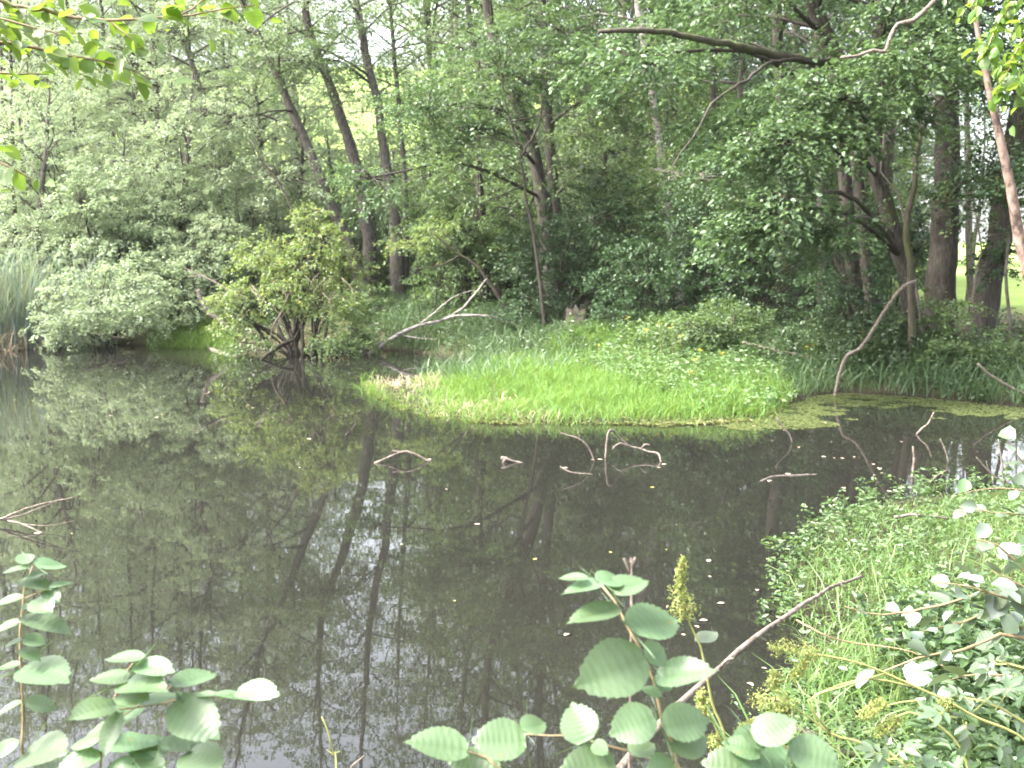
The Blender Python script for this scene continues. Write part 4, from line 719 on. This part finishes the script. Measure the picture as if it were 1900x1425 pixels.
# ------------------------------------------------------------------ yellow flowers in the herbs
rng = np.random.default_rng(8)
def flower_plant(x, ytop, Y, h, label, group=None):
    t_ = at(x, ytop, Y); z0 = gz(t_[0], t_[1]); t = thing('ragwort', label, 'flower', (t_[0], t_[1], z0), group)
    gs, gf, gl = Geo(), Geo(), Geo(); tube(gs, [(t_[0], t_[1], z0 - .05), (t_[0] + .03, t_[1], (z0 + t_[2]) / 2), t_], [.008, .006, .004], sides=4)
    n_ = 5; b = t_ + rng.normal(0, 1, (n_, 3)) * (.022, .022, .02); a = rng.random(n_) * 6.28
    for k in range(3): kites(gf, b, np.column_stack((np.cos(a + k * 2.1), np.sin(a + k * 2.1), 0 * a)), UP + rng.normal(0, .3, (n_, 3)), rng.uniform(.022, .04, n_), wr=.8)
    n_ = 22; tt = rng.random(n_); b = np.column_stack((np.full(n_, t_[0]), np.full(n_, t_[1]), z0 + tt * (t_[2] - z0))); a = rng.random(n_) * 6.28
    kites(gl, b, np.column_stack((np.cos(a), np.sin(a), .2 + 0 * a)), UP + rng.normal(0, .3, (n_, 3)), rng.uniform(.08, .16, n_), wr=.35)
    gs.obj('stem', M['stem_green'], t, smooth=True); gf.obj('flower_head', M['flower'], t); gl.obj('foliage', M['herb'], t)
for x, y, Y in [(1165, 588, 21.5), (1200, 612, 21), (1224, 600, 21.4), (1246, 606, 21), (1262, 624, 20.4), (1342, 655, 19.6), (1290, 668, 19), (1282, 690, 18.2), (1110, 640, 20.5), (1300, 650, 19.8)]:
    flower_plant(x, y, Y, 0, 'yellow ragwort standing in the tall weeds of the grassy spit', 'ragwort plants on the grassy spit')
for x, y, Y in [(1602, 577, 21), (1600, 614, 20.6), (1498, 645, 21), (1508, 640, 21.2), (1496, 682, 20), (1626, 636, 20)]:
    flower_plant(x, y, Y, 0, 'yellow ragwort among the bramble on the shaded bank', 'ragwort plants on the shaded bank')

# ------------------------------------------------------------------ plants close to the camera, leaf by leaf
def nearleaf_mat(name, col, dark, trans, tcol, rough=.4, spec=.55, sheen=0):
    m, n, out = newmat(name); at_ = n.nodes.new('ShaderNodeAttribute'); at_.attribute_name = 'vein'; oi = n.nodes.new('ShaderNodeObjectInfo'); ge = n.nodes.new('ShaderNodeNewGeometry')
    c = mixc(n, at_.outputs['Fac'], dark, col)
    f = noise(n, ge.outputs['Position'], 60, 4, .6); c = mixc(n, f, c, tuple(x * .72 for x in col))
    sp_ = n.nodes.new('ShaderNodeMapRange'); sp_.inputs[1].default_value = .70; sp_.inputs[2].default_value = .76; n.links.new(noise(n, ge.outputs['Position'], 38, 3, .5), sp_.inputs[0]); c = mixc(n, sp_.outputs[0], c, (.16, .10, .04))
    h = n.nodes.new('ShaderNodeHueSaturation'); mr = n.nodes.new('ShaderNodeMapRange'); mr.inputs[3].default_value = .72; mr.inputs[4].default_value = 1.22
    mr2 = n.nodes.new('ShaderNodeMapRange'); mr2.inputs[3].default_value = .485; mr2.inputs[4].default_value = .515
    n.links.new(oi.outputs['Random'], mr.inputs[0]); n.links.new(mr.outputs[0], h.inputs['Value']); n.links.new(oi.outputs['Random'], mr2.inputs[0]); n.links.new(mr2.outputs[0], h.inputs['Hue']); n.links.new(c, h.inputs['Color'])
    b = n.nodes.new('ShaderNodeBsdfPrincipled'); n.links.new(h.outputs[0], b.inputs['Base Color']); b.inputs['Roughness'].default_value = rough; b.inputs['Specular IOR Level'].default_value = spec
    tr = n.nodes.new('ShaderNodeBsdfTranslucent'); n.links.new(mixc(n, .55, h.outputs[0], tcol), tr.inputs[0])
    mx = n.nodes.new('ShaderNodeMixShader'); mx.inputs[0].default_value = trans; n.links.new(b.outputs[0], mx.inputs[1]); n.links.new(tr.outputs[0], mx.inputs[2]); n.links.new(mx.outputs[0], out.inputs[0])
    return m
M['near_hazel'] = nearleaf_mat('near_hazel', (.105, .17, .085), (.055, .105, .038), .34, (.18, .3, .05), .44, .55)
M['near_beech'] = nearleaf_mat('near_beech', (.09, .17, .035), (.065, .13, .025), .6, (.24, .36, .03), .42)
M['near_willow'] = nearleaf_mat('near_willow', (.115, .15, .10), (.08, .115, .07), .22, (.2, .28, .06), .36, .75)
M['near_lobed'] = nearleaf_mat('near_lobed', (.085, .125, .07), (.055, .09, .045), .28, (.16, .26, .05), .42, .6)
def leaf_mesh(name, mat, kind, seed):
    """A leaf of unit length along +Y, face up, pleated along its side veins, toothed at the edge."""
    rng = np.random.default_rng(seed); nr, us = 34, np.array((-1, -.72, -.36, 0, .36, .72, 1)); V = []; A = []
    curl = rng.uniform(.06, .22); tw = rng.normal(0, .12); sway = rng.normal(0, .05); veins = 9 if kind == 'hazel' else 7
    for i in range(nr + 1):
        t = i / nr
        if kind == 'hazel': wd = .44 * (math.sin(math.pi * min(1, t ** .78)) ** .8 if 0 < t < .86 else (.44 * (1 - t) / .14 if t < 1 else 0) * .66) * (1.0 if t < .86 else 1)
        elif kind == 'round': wd = .42 * (math.sin(math.pi * t ** .9) ** .7 if 0 < t < 1 else 0)
        else: wd = .23 * (math.sin(math.pi * t ** .85) ** .85 if 0 < t < 1 else 0)
        for u in us:
            x = u * wd; y = t
            if abs(u) == 1 and kind == 'hazel': x *= 1 + .026 * ((i % 3) - 1) + rng.normal(0, .012); y += .010 * ((i % 3) - 1)
            if kind == 'hazel': y -= .05 * abs(u) * (1 - t) ** 3        # heart-shaped foot
            ph = (t - .34 * abs(x)) * veins; p = math.cos(2 * math.pi * ph)
            z = .14 * abs(x) - curl * t * t + .010 * p * (1 if 0 < abs(u) < 1 else .2) + tw * x * t + .012 * math.sin(6 * t + u * 2 + seed)
            V.append((x + sway * math.sin(2.4 * t), y, z)); A.append(0. if u == 0 else 1 - max(0., p) ** 4)
    k = len(us); q = [(a * k + b, a * k + b + 1, (a + 1) * k + b + 1, (a + 1) * k + b) for a in range(nr) for b in range(k - 1)]
    g = Geo(); g.add(V, q); me = g.mesh(name, M[mat], smooth=True)
    if len(me.vertices) == len(A): at_ = me.attributes.new('vein', 'FLOAT', 'POINT'); at_.data.foreach_set('value', np.array(A, np.float32))
    return me
LM = {k: [leaf_mesh('leaf', m_, kd, 10 * j + s_) for s_ in range(4)] for j, (k, m_, kd) in enumerate([('hazel', 'near_hazel', 'hazel'), ('beech', 'near_beech', 'round'), ('willow', 'near_willow', 'willow'), ('beech_dull', 'near_hazel', 'round')])}
import mathutils
def put_leaf(parent, kind, base, d, nrm, L, wr=1.0, k=0):
    d = unit(d); x = unit(np.cross(d, nrm)); z = np.cross(x, d)
    o = bpy.data.objects.new('leaf', LM[kind][k % 4]); S.collection.objects.link(o); o.parent = parent
    o.matrix_local = mathutils.Matrix(((x[0] * L * wr, d[0] * L, z[0] * L, base[0] - parent.location[0]), (x[1] * L * wr, d[1] * L, z[1] * L, base[1] - parent.location[1]), (x[2] * L * wr, d[2] * L, z[2] * L, base[2] - parent.location[2]), (0, 0, 0, 1)))
    return o
def placed_leaf(parent, kind, b, t, Y, tilt=0, roll=0, wr=1.0, k=0):
    """A leaf from pixel b to pixel t whose face is tipped towards the camera by tilt degrees."""
    base = at(*b, Y); nrm = unit((math.sin(R(roll)), -math.sin(R(tilt)), math.cos(R(tilt)))); r_ = ray(*t)
    den = r_ @ nrm; tip = CAM + r_ * (((base - CAM) @ nrm) / den) if abs(den) > .02 else at(*t, Y)
    dy = np.clip(tip[1] - Y, -.07, .09); tip = at(*t, Y + dy); d = tip - base; L = float(np.linalg.norm(d))
    return put_leaf(parent, kind, base, d, nrm, L, wr, k)
def sapling(name, label, stems, leaves, Y, cat, kind='hazel', bark='stem_brown', seed=0, wide=1.0):
    p0 = at(*stems[0][0][0], Y); foot = (p0[0], p0[1] + .1, gz(p0[0], p0[1] + .1)); t = thing(name, label, cat, foot); g = Geo(); rng = np.random.default_rng(seed)
    for k, (px, w0, w1) in enumerate(stems):
        p = [at(x, y, Y + .02 * i) for i, (x, y) in enumerate(px)]
        if k == 0: p = [np.array(foot) - (0, 0, .05), (np.array(foot) + p[0]) / 2 + (.01, 0, 0)] + p
        tube(g, p, np.linspace(w0, w1, len(p)) * .5 * Y / F, sides=7, step=.03, rng=rng, wob=.0012)
    g.obj('stem', M[bark], t, smooth=True)
    for k, lf in enumerate(leaves):
        b, e = lf[0], lf[1]; placed_leaf(t, kind, b, e, Y + (lf[4] if len(lf) > 4 else 0), (lf[2] if len(lf) > 2 else 8) * (.7 if wide < 1 else 1), rng.normal(0, 14), (lf[3] if len(lf) > 3 else 1.0) * wide, k + seed)
    return t
sapling('hazel_sapling', 'slim hazel sapling, tallest of the leafy shoots by the bare pond corner', [([(44, 1440), (43, 1330), (38, 1230), (38, 1150), (46, 1090), (62, 1050)], 7, 3), ([(46, 1110), (70, 1100), (92, 1090)], 3, 2)],
        [((65, 1050), (128, 1042), 6), ((55, 1053), (4, 1059), 4), ((50, 1046), (40, 1024), 30), ((34, 1078), (110, 1086), 10, .8), ((92, 1090), (137, 1076), 12), ((42, 1108), (-10, 1118), 18), ((84, 1094), (112, 1116), 50), ((40, 1146), (136, 1163), 10, .7), ((36, 1156), (-18, 1170), 14), ((44, 1184), (85, 1194), 30, 1.1), ((35, 1235), (-22, 1243), 10), ((66, 1112), (94, 1128), 25), ((40, 1188), (8, 1196), 12), ((42, 1240), (126, 1258), 12), ((46, 1302), (108, 1312), 8), ((40, 1302), (-12, 1326), 8), ((30, 1372), (-8, 1404), 20), ((44, 1400), (118, 1390), 14), ((62, 1425), (150, 1402), 16), ((40, 1205), (78, 1222), 20), ((40, 1130), (70, 1118), 20), ((50, 1072), (88, 1060), 20)], 2.1, 'sapling', seed=1, wide=.84)
sapling('hazel_sapling', 'hazel shoot with flat tiers of leaves and one big drooping leaf', [([(184, 1440), (190, 1385), (204, 1340), (215, 1292), (229, 1252), (244, 1230)], 7, 3), ([(222, 1316), (260, 1310), (310, 1302), (375, 1286), (445, 1283)], 4, 2), ([(205, 1345), (255, 1310), (300, 1288), (320, 1270)], 3, 2)],
        [((266, 1222), (195, 1217), 6), ((247, 1236), (325, 1240), 5, .8), ((238, 1262), (164, 1252), 10), ((224, 1270), (306, 1268), 8, .7), ((318, 1272), (408, 1243), 14, .7), ((220, 1288), (278, 1292), 14), ((214, 1308), (128, 1325), 6, .9), ((262, 1306), (342, 1282), 12, .8), ((345, 1302), (330, 1280), 30), ((440, 1283), (518, 1282), 6, .6), ((400, 1288), (464, 1291), 4, .6), ((365, 1290), (410, 1286), 6, .6), ((322, 1306), (404, 1368), 52, .95), ((208, 1345), (272, 1288), 35, .8), ((222, 1322), (188, 1402), 55, .7), ((196, 1386), (302, 1368), 14, .85), ((295, 1384), (412, 1380), 4, .7), ((240, 1400), (320, 1372), 14), ((186, 1402), (96, 1425), 18), ((346, 1398), (408, 1418), 10), ((200, 1425), (262, 1440), 30), ((250, 1412), (310, 1424), 25), ((190, 1372), (150, 1352), 15)], 1.75, 'sapling', seed=2, wide=.84)
sapling('hazel_sapling', 'hazel shoot with big pleated leaves rising over the pale stick', [([(1258, 1440), (1230, 1345), (1215, 1270), (1190, 1210), (1165, 1160), (1140, 1115), (1116, 1084)], 8, 4), ([(1300, 1440), (1240, 1420), (1180, 1398), (1110, 1378), (1060, 1365), (975, 1362)], 6, 3), ([(940, 1440), (905, 1405), (862, 1390)], 5, 3)],
        [((1118, 1082), (1041, 1099), 12, .8), ((1112, 1082), (1154, 1063), 16, .9), ((1132, 1098), (1205, 1068), 22, .85), ((1090, 1074), (1036, 1068), 10, .7), ((1148, 1128), (1052, 1153), 24, .55), ((1166, 1166), (1263, 1134), 26, .85), ((1196, 1222), (1071, 1269), 46, .82), ((1217, 1258), (1327, 1238), 18, .7), ((1226, 1290), (1188, 1276), 20), ((1084, 1378), (1058, 1300), 55, 1.05), ((1214, 1330), (1130, 1362), 48, .95), ((975, 1374), (874, 1368), 36, .95), ((868, 1392), (749, 1372), 20, .85), ((968, 1352), (1015, 1333), 22, .9), ((925, 1440), (828, 1406), 36, .9), ((1140, 1416), (1038, 1424), 40, .8), ((1230, 1348), (1318, 1330), 30), ((1170, 1398), (1215, 1372), 20), ((1240, 1380), (1318, 1362), 35), ((1100, 1378), (1128, 1400), 40), ((1200, 1222), (1235, 1200), 30), ((1215, 1270), (1250, 1262), 30), ((1250, 1420), (1200, 1440), 40)], 1.65, 'sapling', seed=3)
sapling('hazel_sapling', 'low hazel shoot with broad leaves in front of the rotten black branch', [([(1420, 1460), (1410, 1425), (1400, 1395), (1398, 1370)], 7, 4), ([(1500, 1460), (1470, 1400), (1440, 1370)], 5, 3)],
        [((1400, 1372), (1476, 1326), 32, .9), ((1366, 1412), (1470, 1378), 34, .95), ((1410, 1430), (1300, 1408), 36, .9), ((1464, 1388), (1566, 1420), 40, .85), ((1410, 1400), (1340, 1372), 30, .8), ((1470, 1420), (1520, 1440), 40), ((1440, 1440), (1380, 1450), 40), ((1420, 1385), (1372, 1352), 30)], 1.8, 'sapling', seed=4)

def leafy_branch(name, label, cat, twigs, n, kind, Lr, seed, extra=None, bark='stem_brown', droop=.15, tilt=.4, trunk=None, wr=1.0, crown=None, f0=0.0, more=0, more_mat='leaf_beech'):
    """twigs: 3-D point lists with start and end radii; n leaves set alternately along them."""
    rng = np.random.default_rng(seed); o0 = trunk[0][0] if trunk else twigs[0][0][0]
    t = thing(name, label, cat, o0); g = Geo(); lens = []
    for pts, r0, r1 in twigs:
        P = tube(g, pts, np.linspace(r0, r1, len(pts)), sides=6, step=.05, rng=rng, wob=.003); lens.append((P, np.linalg.norm(np.diff(P, axis=0), axis=1).sum(), r0))
    g.obj('branch' if trunk else 'stem', M[bark], t, smooth=True)
    if trunk:
        g = Geo(); tube(g, trunk[0], trunk[1], sides=12, step=.3, rng=rng, wob=.01, rough=.03); g.obj('trunk', M['bark_grey'], t, smooth=True)
    use = [l for l in lens if l[2] < .012] or lens; tot = sum(l[1] for l in use); k = 0
    for P, ln, _ in use:
        m = max(2, round(n * ln / tot))
        for i in range(m):
            f = (f0 + (1 - f0) * (i + rng.random() * .8) / m) * (len(P) - 1); j = int(min(f, len(P) - 2)); b = P[j] + (P[j + 1] - P[j]) * (f - j); T = unit(P[j + 1] - P[j])
            sd = unit(np.cross(T, UP)) * (1 if i % 2 else -1); d = T * rng.uniform(.2, .9) + sd * rng.uniform(.4, 1) + rng.normal(0, .3, 3) - UP * droop * rng.random() * 2
            put_leaf(t, kind, b, d, UP + rng.normal(0, tilt, 3), float(rng.uniform(*Lr)), wr, k); k += 1
    if more:
        gm = Geo()
        for P, ln, _ in use:
            m = int(more * ln / tot); f = (f0 * .8 + (1 - f0 * .8) * rng.random(m)) * (len(P) - 1.001); j = f.astype(int); b = P[j] + (P[j + 1] - P[j]) * (f - j)[:, None] + rng.normal(0, .05, (m, 3)); T = unit(P[j + 1] - P[j])
            kites(gm, b, T * .5 + rng.normal(0, .6, (m, 3)) - UP * droop * rng.random((m, 1)), UP + rng.normal(0, tilt, (m, 3)), rng.uniform(Lr[0] * .7, Lr[1] * .9, m), wr=.45 * wr + .2, six=True)
        tag(gm.obj('leaves', M[more_mat], t), None, None, kind='stuff')
    return t
def pp(pts, Y): return [at(x, y, Y + dy) for x, y, dy in pts]
# beech branch hanging in at the top, its trunk beside the viewpoint
bt = [np.array((-3.6, 3.0, gz(-3.6, 3.0) - .1)), np.array((-3.65, 3.05, 2.0)), np.array((-3.6, 3.1, 4.5)), np.array((-3.5, 3.2, 8.0))]
j0 = np.array((-3.6, 3.1, 4.3)); j1 = np.array((-2.7, 3.3, 3.95)); j2 = np.array((-2.72, 3.35, 3.75))
leafy_branch('beech_tree', 'beech beside the viewpoint, sunlit leaf sprays hanging in over the reeds', 'tree',
    [([j0, (j0 + j1) / 2 + (0, 0, .1), j1], .05, .018), ([j1, at(-60, -30, 3.5), at(80, 20, 3.5), at(200, 36, 3.5), at(330, 30, 3.55), at(470, 10, 3.6)], .010, .002), ([j1, at(-120, 40, 3.4), at(20, 80, 3.4), at(110, 100, 3.45), at(200, 118, 3.5), at(285, 148, 3.5)], .010, .002), ([j1, at(-140, 0, 3.3), at(-20, 30, 3.3), at(60, 50, 3.3), at(130, 70, 3.3)], .008, .002), ([j2, at(-130, 220, 3.3), at(-20, 290, 3.3), at(30, 315, 3.3), at(62, 335, 3.3)], .008, .002), ([at(200, 36, 3.5), at(240, 70, 3.5), at(270, 95, 3.5)], .004, .002), ([at(330, 30, 3.55), at(380, 0, 3.6), at(430, -30, 3.6)], .004, .002), ([j1, at(-100, 110, 3.6), at(0, 135, 3.6), at(90, 140, 3.65)], .008, .002)],
    98, 'beech', (.05, .085), 3, droop=.3, tilt=.6, trunk=(bt, [.2, .16, .14, .09]), f0=.38, more=340)
bt = [np.array((4.6, 5.4, gz(4.6, 5.4) - .1)), np.array((4.62, 5.4, 2.2)), np.array((4.5, 5.5, 5)), np.array((4.4, 5.6, 8.5))]
j0 = np.array((4.5, 5.5, 4.9)); j1 = at(1960, -60, 5.6)
leafy_branch('beech_tree', 'beech out by the grass bank, its yellow-green leaves hanging before the bare pinkish trunk', 'tree',
    [([j0, (j0 + j1) / 2 + (0, 0, .1), j1], .05, .02), ([j1, at(1890, -10, 5.6), at(1850, 50, 5.6), at(1822, 110, 5.6)], .010, .002), ([j1, at(1920, 40, 5.5), at(1880, 110, 5.5), at(1850, 180, 5.5)], .010, .002), ([j1, at(1840, -40, 5.7), at(1815, 0, 5.7), at(1805, 30, 5.7)], .009, .002), ([j1, at(1930, 80, 5.6), at(1900, 150, 5.6), at(1890, 200, 5.6)], .009, .002)],
    90, 'beech', (.055, .09), 5, droop=.5, tilt=.6, trunk=(bt, [.2, .17, .15, .1]), f0=.2, more=360)
# willow scrub on the right edge
def stemline(pts, Y): return [at(x, y, Y + dy) for x, y, dy in pts]
b0 = np.array((2.9, 3.9, gz(2.9, 3.9))); b1 = np.array((3.2, 4.6, gz(3.2, 4.6)))
leafy_branch('sallow_bush', 'sallow scrub with pale whitish leaves leaning over the grass bank', 'shrub',
    [([b0, at(2000, 1250, 3.9), at(1880, 1178, 3.9), at(1790, 1205, 3.9), at(1700, 1222, 3.9), at(1640, 1245, 3.9)], .011, .003), ([b0, at(1960, 1150, 4.0), at(1850, 1100, 4.0), at(1740, 1125, 4.0), at(1640, 1140, 4.0), at(1570, 1125, 4.0)], .010, .002), ([b0, at(1990, 1180, 3.8), at(1900, 1090, 3.8), at(1840, 1060, 3.8)], .009, .002), ([b0, at(1950, 1230, 4.1), at(1860, 1140, 4.1), at(1770, 1160, 4.1), at(1710, 1170, 4.1)], .009, .002), ([b0, at(1960, 1290, 3.7), at(1900, 1260, 3.7), at(1820, 1250, 3.7), at(1760, 1260, 3.7)], .009, .002), ([b0, at(1980, 1160, 4.2), at(1900, 1060, 4.2), at(1850, 1010, 4.2), at(1810, 1000, 4.2)], .009, .002), ([b0, at(1970, 1200, 3.9), at(1910, 1130, 3.9), at(1800, 1090, 3.9), at(1730, 1080, 3.9)], .009, .002)],
    98, 'willow', (.08, .13), 7, tilt=.5, wr=1.5, bark='stem_brown', more=190, more_mat='leaf_willow')
leafy_branch('sallow_bush', 'second sallow with grey leaves at the edge of the bank beside the leafless brush', 'shrub',
    [([b1, at(2010, 1000, 6.2), at(1940, 930, 6.2), at(1870, 905, 6.2), at(1790, 915, 6.2)], .011, .003), ([b1, at(1990, 990, 6.3), at(1920, 960, 6.3), at(1840, 950, 6.3), at(1780, 940, 6.3)], .010, .002), ([b1, at(1990, 980, 6.1), at(1930, 890, 6.1), at(1890, 850, 6.1), at(1868, 815, 6.1)], .010, .002), ([b1, at(2000, 1020, 6.0), at(1920, 1010, 6.0), at(1850, 1030, 6.0)], .009, .002)],
    76, 'willow', (.09, .15), 8, tilt=.5, wr=1.5, more=90, more_mat='leaf_willow')
# goosefoot-like plants with yellow-green seed heads
def seed_plant(label, lines, heads, Y, seed, leaves=()):
    rng = np.random.default_rng(seed); p0 = at(*lines[0][0], Y); foot = np.array((p0[0], p0[1] + .05, gz(p0[0], p0[1] + .05))); t = thing('meadow_dock', label, 'weed', foot)
    g = Geo()
    for k, px in enumerate(lines):
        p = [at(x, y, Y) for x, y in px]
        if k == 0: p = [foot - (0, 0, .04)] + p
        tube(g, p, np.linspace(7 if k == 0 else 5, 2.5, len(p)) * .5 * Y / F, sides=6, step=.04)
    g.obj('stem', M['stem_green'], t, smooth=True)
    for (x0, y0, x1, y1, wd) in heads:
        a, b = at(x0, y0, Y), at(x1, y1, Y); n_ = 620; gh = Geo(); f = rng.random(n_); R_ = wd * Y / F * .5
        br = rng.normal(0, 1, (16, 3)); bi = rng.integers(0, 16, n_); off = unit(br)[bi] * (R_ * rng.random((n_, 1)) ** .6 * (.35 + .65 * np.sin(np.pi * np.clip(f * .9 + .08, 0, 1)))[:, None]) + rng.normal(0, R_ * .13, (n_, 3))
        pos = a + (b - a) * f[:, None] + off; kites(gh, pos, rng.normal(0, 1, (n_, 3)), UP + rng.normal(0, .8, (n_, 3)), rng.uniform(.004, .010, n_), wr=.7)
        for q in range(16):
            f0 = rng.random() * .8; tube(gh, [a + (b - a) * f0, a + (b - a) * (f0 + .1) + unit(br[q]) * R_ * .9], [.0012, .0006], sides=3)
        gh.obj('seed_head', M['seed'], t)
    for k, (b, e) in enumerate(leaves): placed_leaf(t, 'willow', b, e, Y, 20, rng.normal(0, 20), 1.0, k)
    return t
seed_plant('upright dock with a yellow-green seed head standing before the dark water', [[(1352, 1440), (1320, 1300), (1300, 1200), (1272, 1140), (1262, 1060)]], [(1268, 1142, 1262, 1092, 62), (1262, 1095, 1268, 1036, 26)], 2.5, 1, [((1290, 1190), (1330, 1165))])
seed_plant('bending dock with feathery seed heads drooping over the pale stick', [[(1930, 1425), (1800, 1325), (1700, 1275), (1600, 1232), (1520, 1215), (1480, 1212)], [(1700, 1275), (1620, 1260), (1560, 1270), (1510, 1290)]], [(1520, 1214, 1428, 1202, 46), (1500, 1225, 1470, 1255, 34)], 2.9, 2, [((1620, 1240), (1590, 1275)), ((1760, 1305), (1750, 1265))])
seed_plant('dock with a big bushy seed head over the rotten black branch', [[(1640, 1440), (1540, 1360), (1470, 1310), (1440, 1290)], [(1540, 1360), (1500, 1300), (1560, 1275), (1640, 1250)]], [(1470, 1312, 1400, 1295, 74), (1440, 1275, 1432, 1252, 40), (1470, 1330, 1440, 1320, 40)], 2.7, 3)
seed_plant('short dock with brownish seed heads among the broad hazel leaves', [[(1400, 1450), (1350, 1400), (1320, 1330), (1305, 1300)], [(1350, 1400), (1340, 1385)]], [(1312, 1330, 1300, 1285, 34), (1350, 1400, 1316, 1370, 44), (1395, 1345, 1375, 1370, 40)], 2.4, 4)
seed_plant('dock with a forked seed head in the dark hollow under the bending one', [[(1800, 1450), (1720, 1330), (1660, 1330), (1630, 1345)], [(1720, 1330), (1700, 1300), (1640, 1310)]], [(1660, 1335, 1625, 1365, 50), (1640, 1305, 1600, 1330, 44), (1760, 1300, 1740, 1325, 34)], 2.8, 5)
# plants with cut, pointed leaflets
def lobed_plant(label, line, leaves, Y, seed):
    rng = np.random.default_rng(seed); p0 = at(*line[0], Y); foot = np.array((p0[0] + .05, p0[1] + .1, gz(p0[0] + .05, p0[1] + .1))); t = thing('mugwort', label, 'weed', foot); g = Geo()
    tube(g, [foot - (0, 0, .04)] + [at(x, y, Y) for x, y in line], np.linspace(9, 3, len(line) + 1) * .5 * Y / F, sides=6, step=.04)
    for (b, e, tilt) in leaves:
        A, B = at(*b, Y), at(*e, Y + rng.normal(0, .03)); d = unit(B - A); L = np.linalg.norm(B - A); nr = unit((rng.normal(0, .25), -math.sin(R(tilt)), math.cos(R(tilt)))); s_ = unit(np.cross(d, nr)); gl = Geo()
        q = np.linspace(0, 1, 12)
        for a_, ln, st in ((0, .62, .38), (.75, .55, .3), (-.75, .55, .3), (1.25, .42, .12), (-1.25, .42, .12)):
            dd = unit(d * math.cos(a_) + s_ * math.sin(a_)); ss = unit(np.cross(dd, nr)); o = A + d * L * st
            wv = np.sin(np.pi * q ** .75) * .17 * ln * L * (1 + .25 * (np.arange(12) % 2)); c_ = o + dd * (q * ln * L)[:, None] - nr * (q ** 2 * .12 * L * ln)[:, None]
            v = np.stack((c_ - ss * wv[:, None] + nr * wv[:, None] * .25, c_, c_ + ss * wv[:, None] + nr * wv[:, None] * .25), 1).reshape(-1, 3)
            gl.add(v, [(i * 3 + j, i * 3 + j + 1, i * 3 + j + 4, i * 3 + j + 3) for i in range(11) for j in range(2)])
        gl.obj('leaf', M['near_lobed'], t, smooth=True)
        tube(g, [A - d * L * .3 - UP * .02, A + d * L * .4], [.0016, .001], sides=4)
    g.obj('stem', M['stem_green'], t, smooth=True)
lobed_plant('mugwort with big pale cut leaf hanging low in the bank corner', [(1990, 1440), (1900, 1340), (1820, 1300), (1760, 1290)], [((1795, 1345), (1800, 1412), 35), ((1790, 1290), (1745, 1275), 20), ((1860, 1290), (1900, 1250), 20), ((1820, 1300), (1870, 1275), 15), ((1850, 1380), (1890, 1425), 40), ((1880, 1330), (1920, 1370), 30), ((1760, 1320), (1700, 1330), 20)], 2.2, 1)
lobed_plant('mugwort with dark cut leaves spreading along the lower edge of the bank', [(1700, 1470), (1680, 1420), (1650, 1395)], [((1640, 1398), (1580, 1385), 20), ((1660, 1395), (1720, 1380), 15), ((1650, 1400), (1600, 1425), 35), ((1690, 1410), (1760, 1420), 25), ((1650, 1392), (1640, 1360), 20), ((1680, 1420), (1650, 1445), 35)], 2.1, 2)
lobed_plant('mugwort leaves showing beside the sallow stems', [(1960, 1300), (1900, 1240), (1850, 1225)], [((1850, 1225), (1790, 1245), 20), ((1870, 1225), (1840, 1190), 20), ((1890, 1240), (1860, 1290), 35), ((1910, 1230), (1950, 1200), 20), ((1840, 1230), (1810, 1275), 30)], 2.5, 3)
# thin dry stalks at the lower edge
for k, (px, lab) in enumerate([([(625, 1440), (618, 1400), (608, 1355), (597, 1330)], 'thin green stalk poking up from the lower edge of the pond'), ([(640, 1440), (655, 1420), (676, 1402)], 'pale dry twig tip poking up beside the thin green stalk'), ([(1172, 1130), (1168, 1060), (1172, 1042)], 'dry brown seed stalk rising behind the hazel shoot')]):
    Yk = (2.6, 2.6, 2.0)[k]; p = [at(x, y, Yk) for x, y in px]; f = p[0].copy(); f[2] = gz(f[0], f[1]); g = Geo()
    tube(g, [f] + p, np.linspace(6, 3, len(p) + 1) * .5 * Yk / F, sides=5, step=.03)
    if k == 0: tube(g, [p[1], p[1] + (.02, 0, .01)], [.003, .001], sides=4); tube(g, [p[1], p[1] + (-.018, 0, .015)], [.003, .001], sides=4)
    if k == 2: tube(g, [p[1], p[1] + (.012, 0, .03)], [.002, .003], sides=4); tube(g, [p[1], p[1] + (-.012, 0, .028)], [.002, .003], sides=4)
    tag(g.obj('dry_stalk', M['stem_green' if k == 0 else 'dead_pale'], origin=[float(x) for x in f]), lab, 'stalk')

# ------------------------------------------------------------------ thin haze, added to veil and lighten the far wood
m, n, out = newmat('haze'); pv = n.nodes.new('ShaderNodeVolumePrincipled'); pv.inputs['Color'].default_value = (.93, .96, .95, 1); pv.inputs['Density'].default_value = .00016; pv.inputs['Anisotropy'].default_value = .2
n.links.new(pv.outputs[0], out.inputs['Volume'])
a, b = (gx[0] - 5, gy[0] - 5, -3.0), (gx[-1] + 5, gy[-1] + 5, 75.0)
g = Geo(); g.add([(x, y, z) for z in (a[2], b[2]) for y in (a[1], b[1]) for x in (a[0], b[0])], [(0, 2, 3, 1), (4, 5, 7, 6), (0, 1, 5, 4), (2, 6, 7, 3), (0, 4, 6, 2), (1, 3, 7, 5)])
tag(g.obj('haze', m), None, None, kind='stuff')
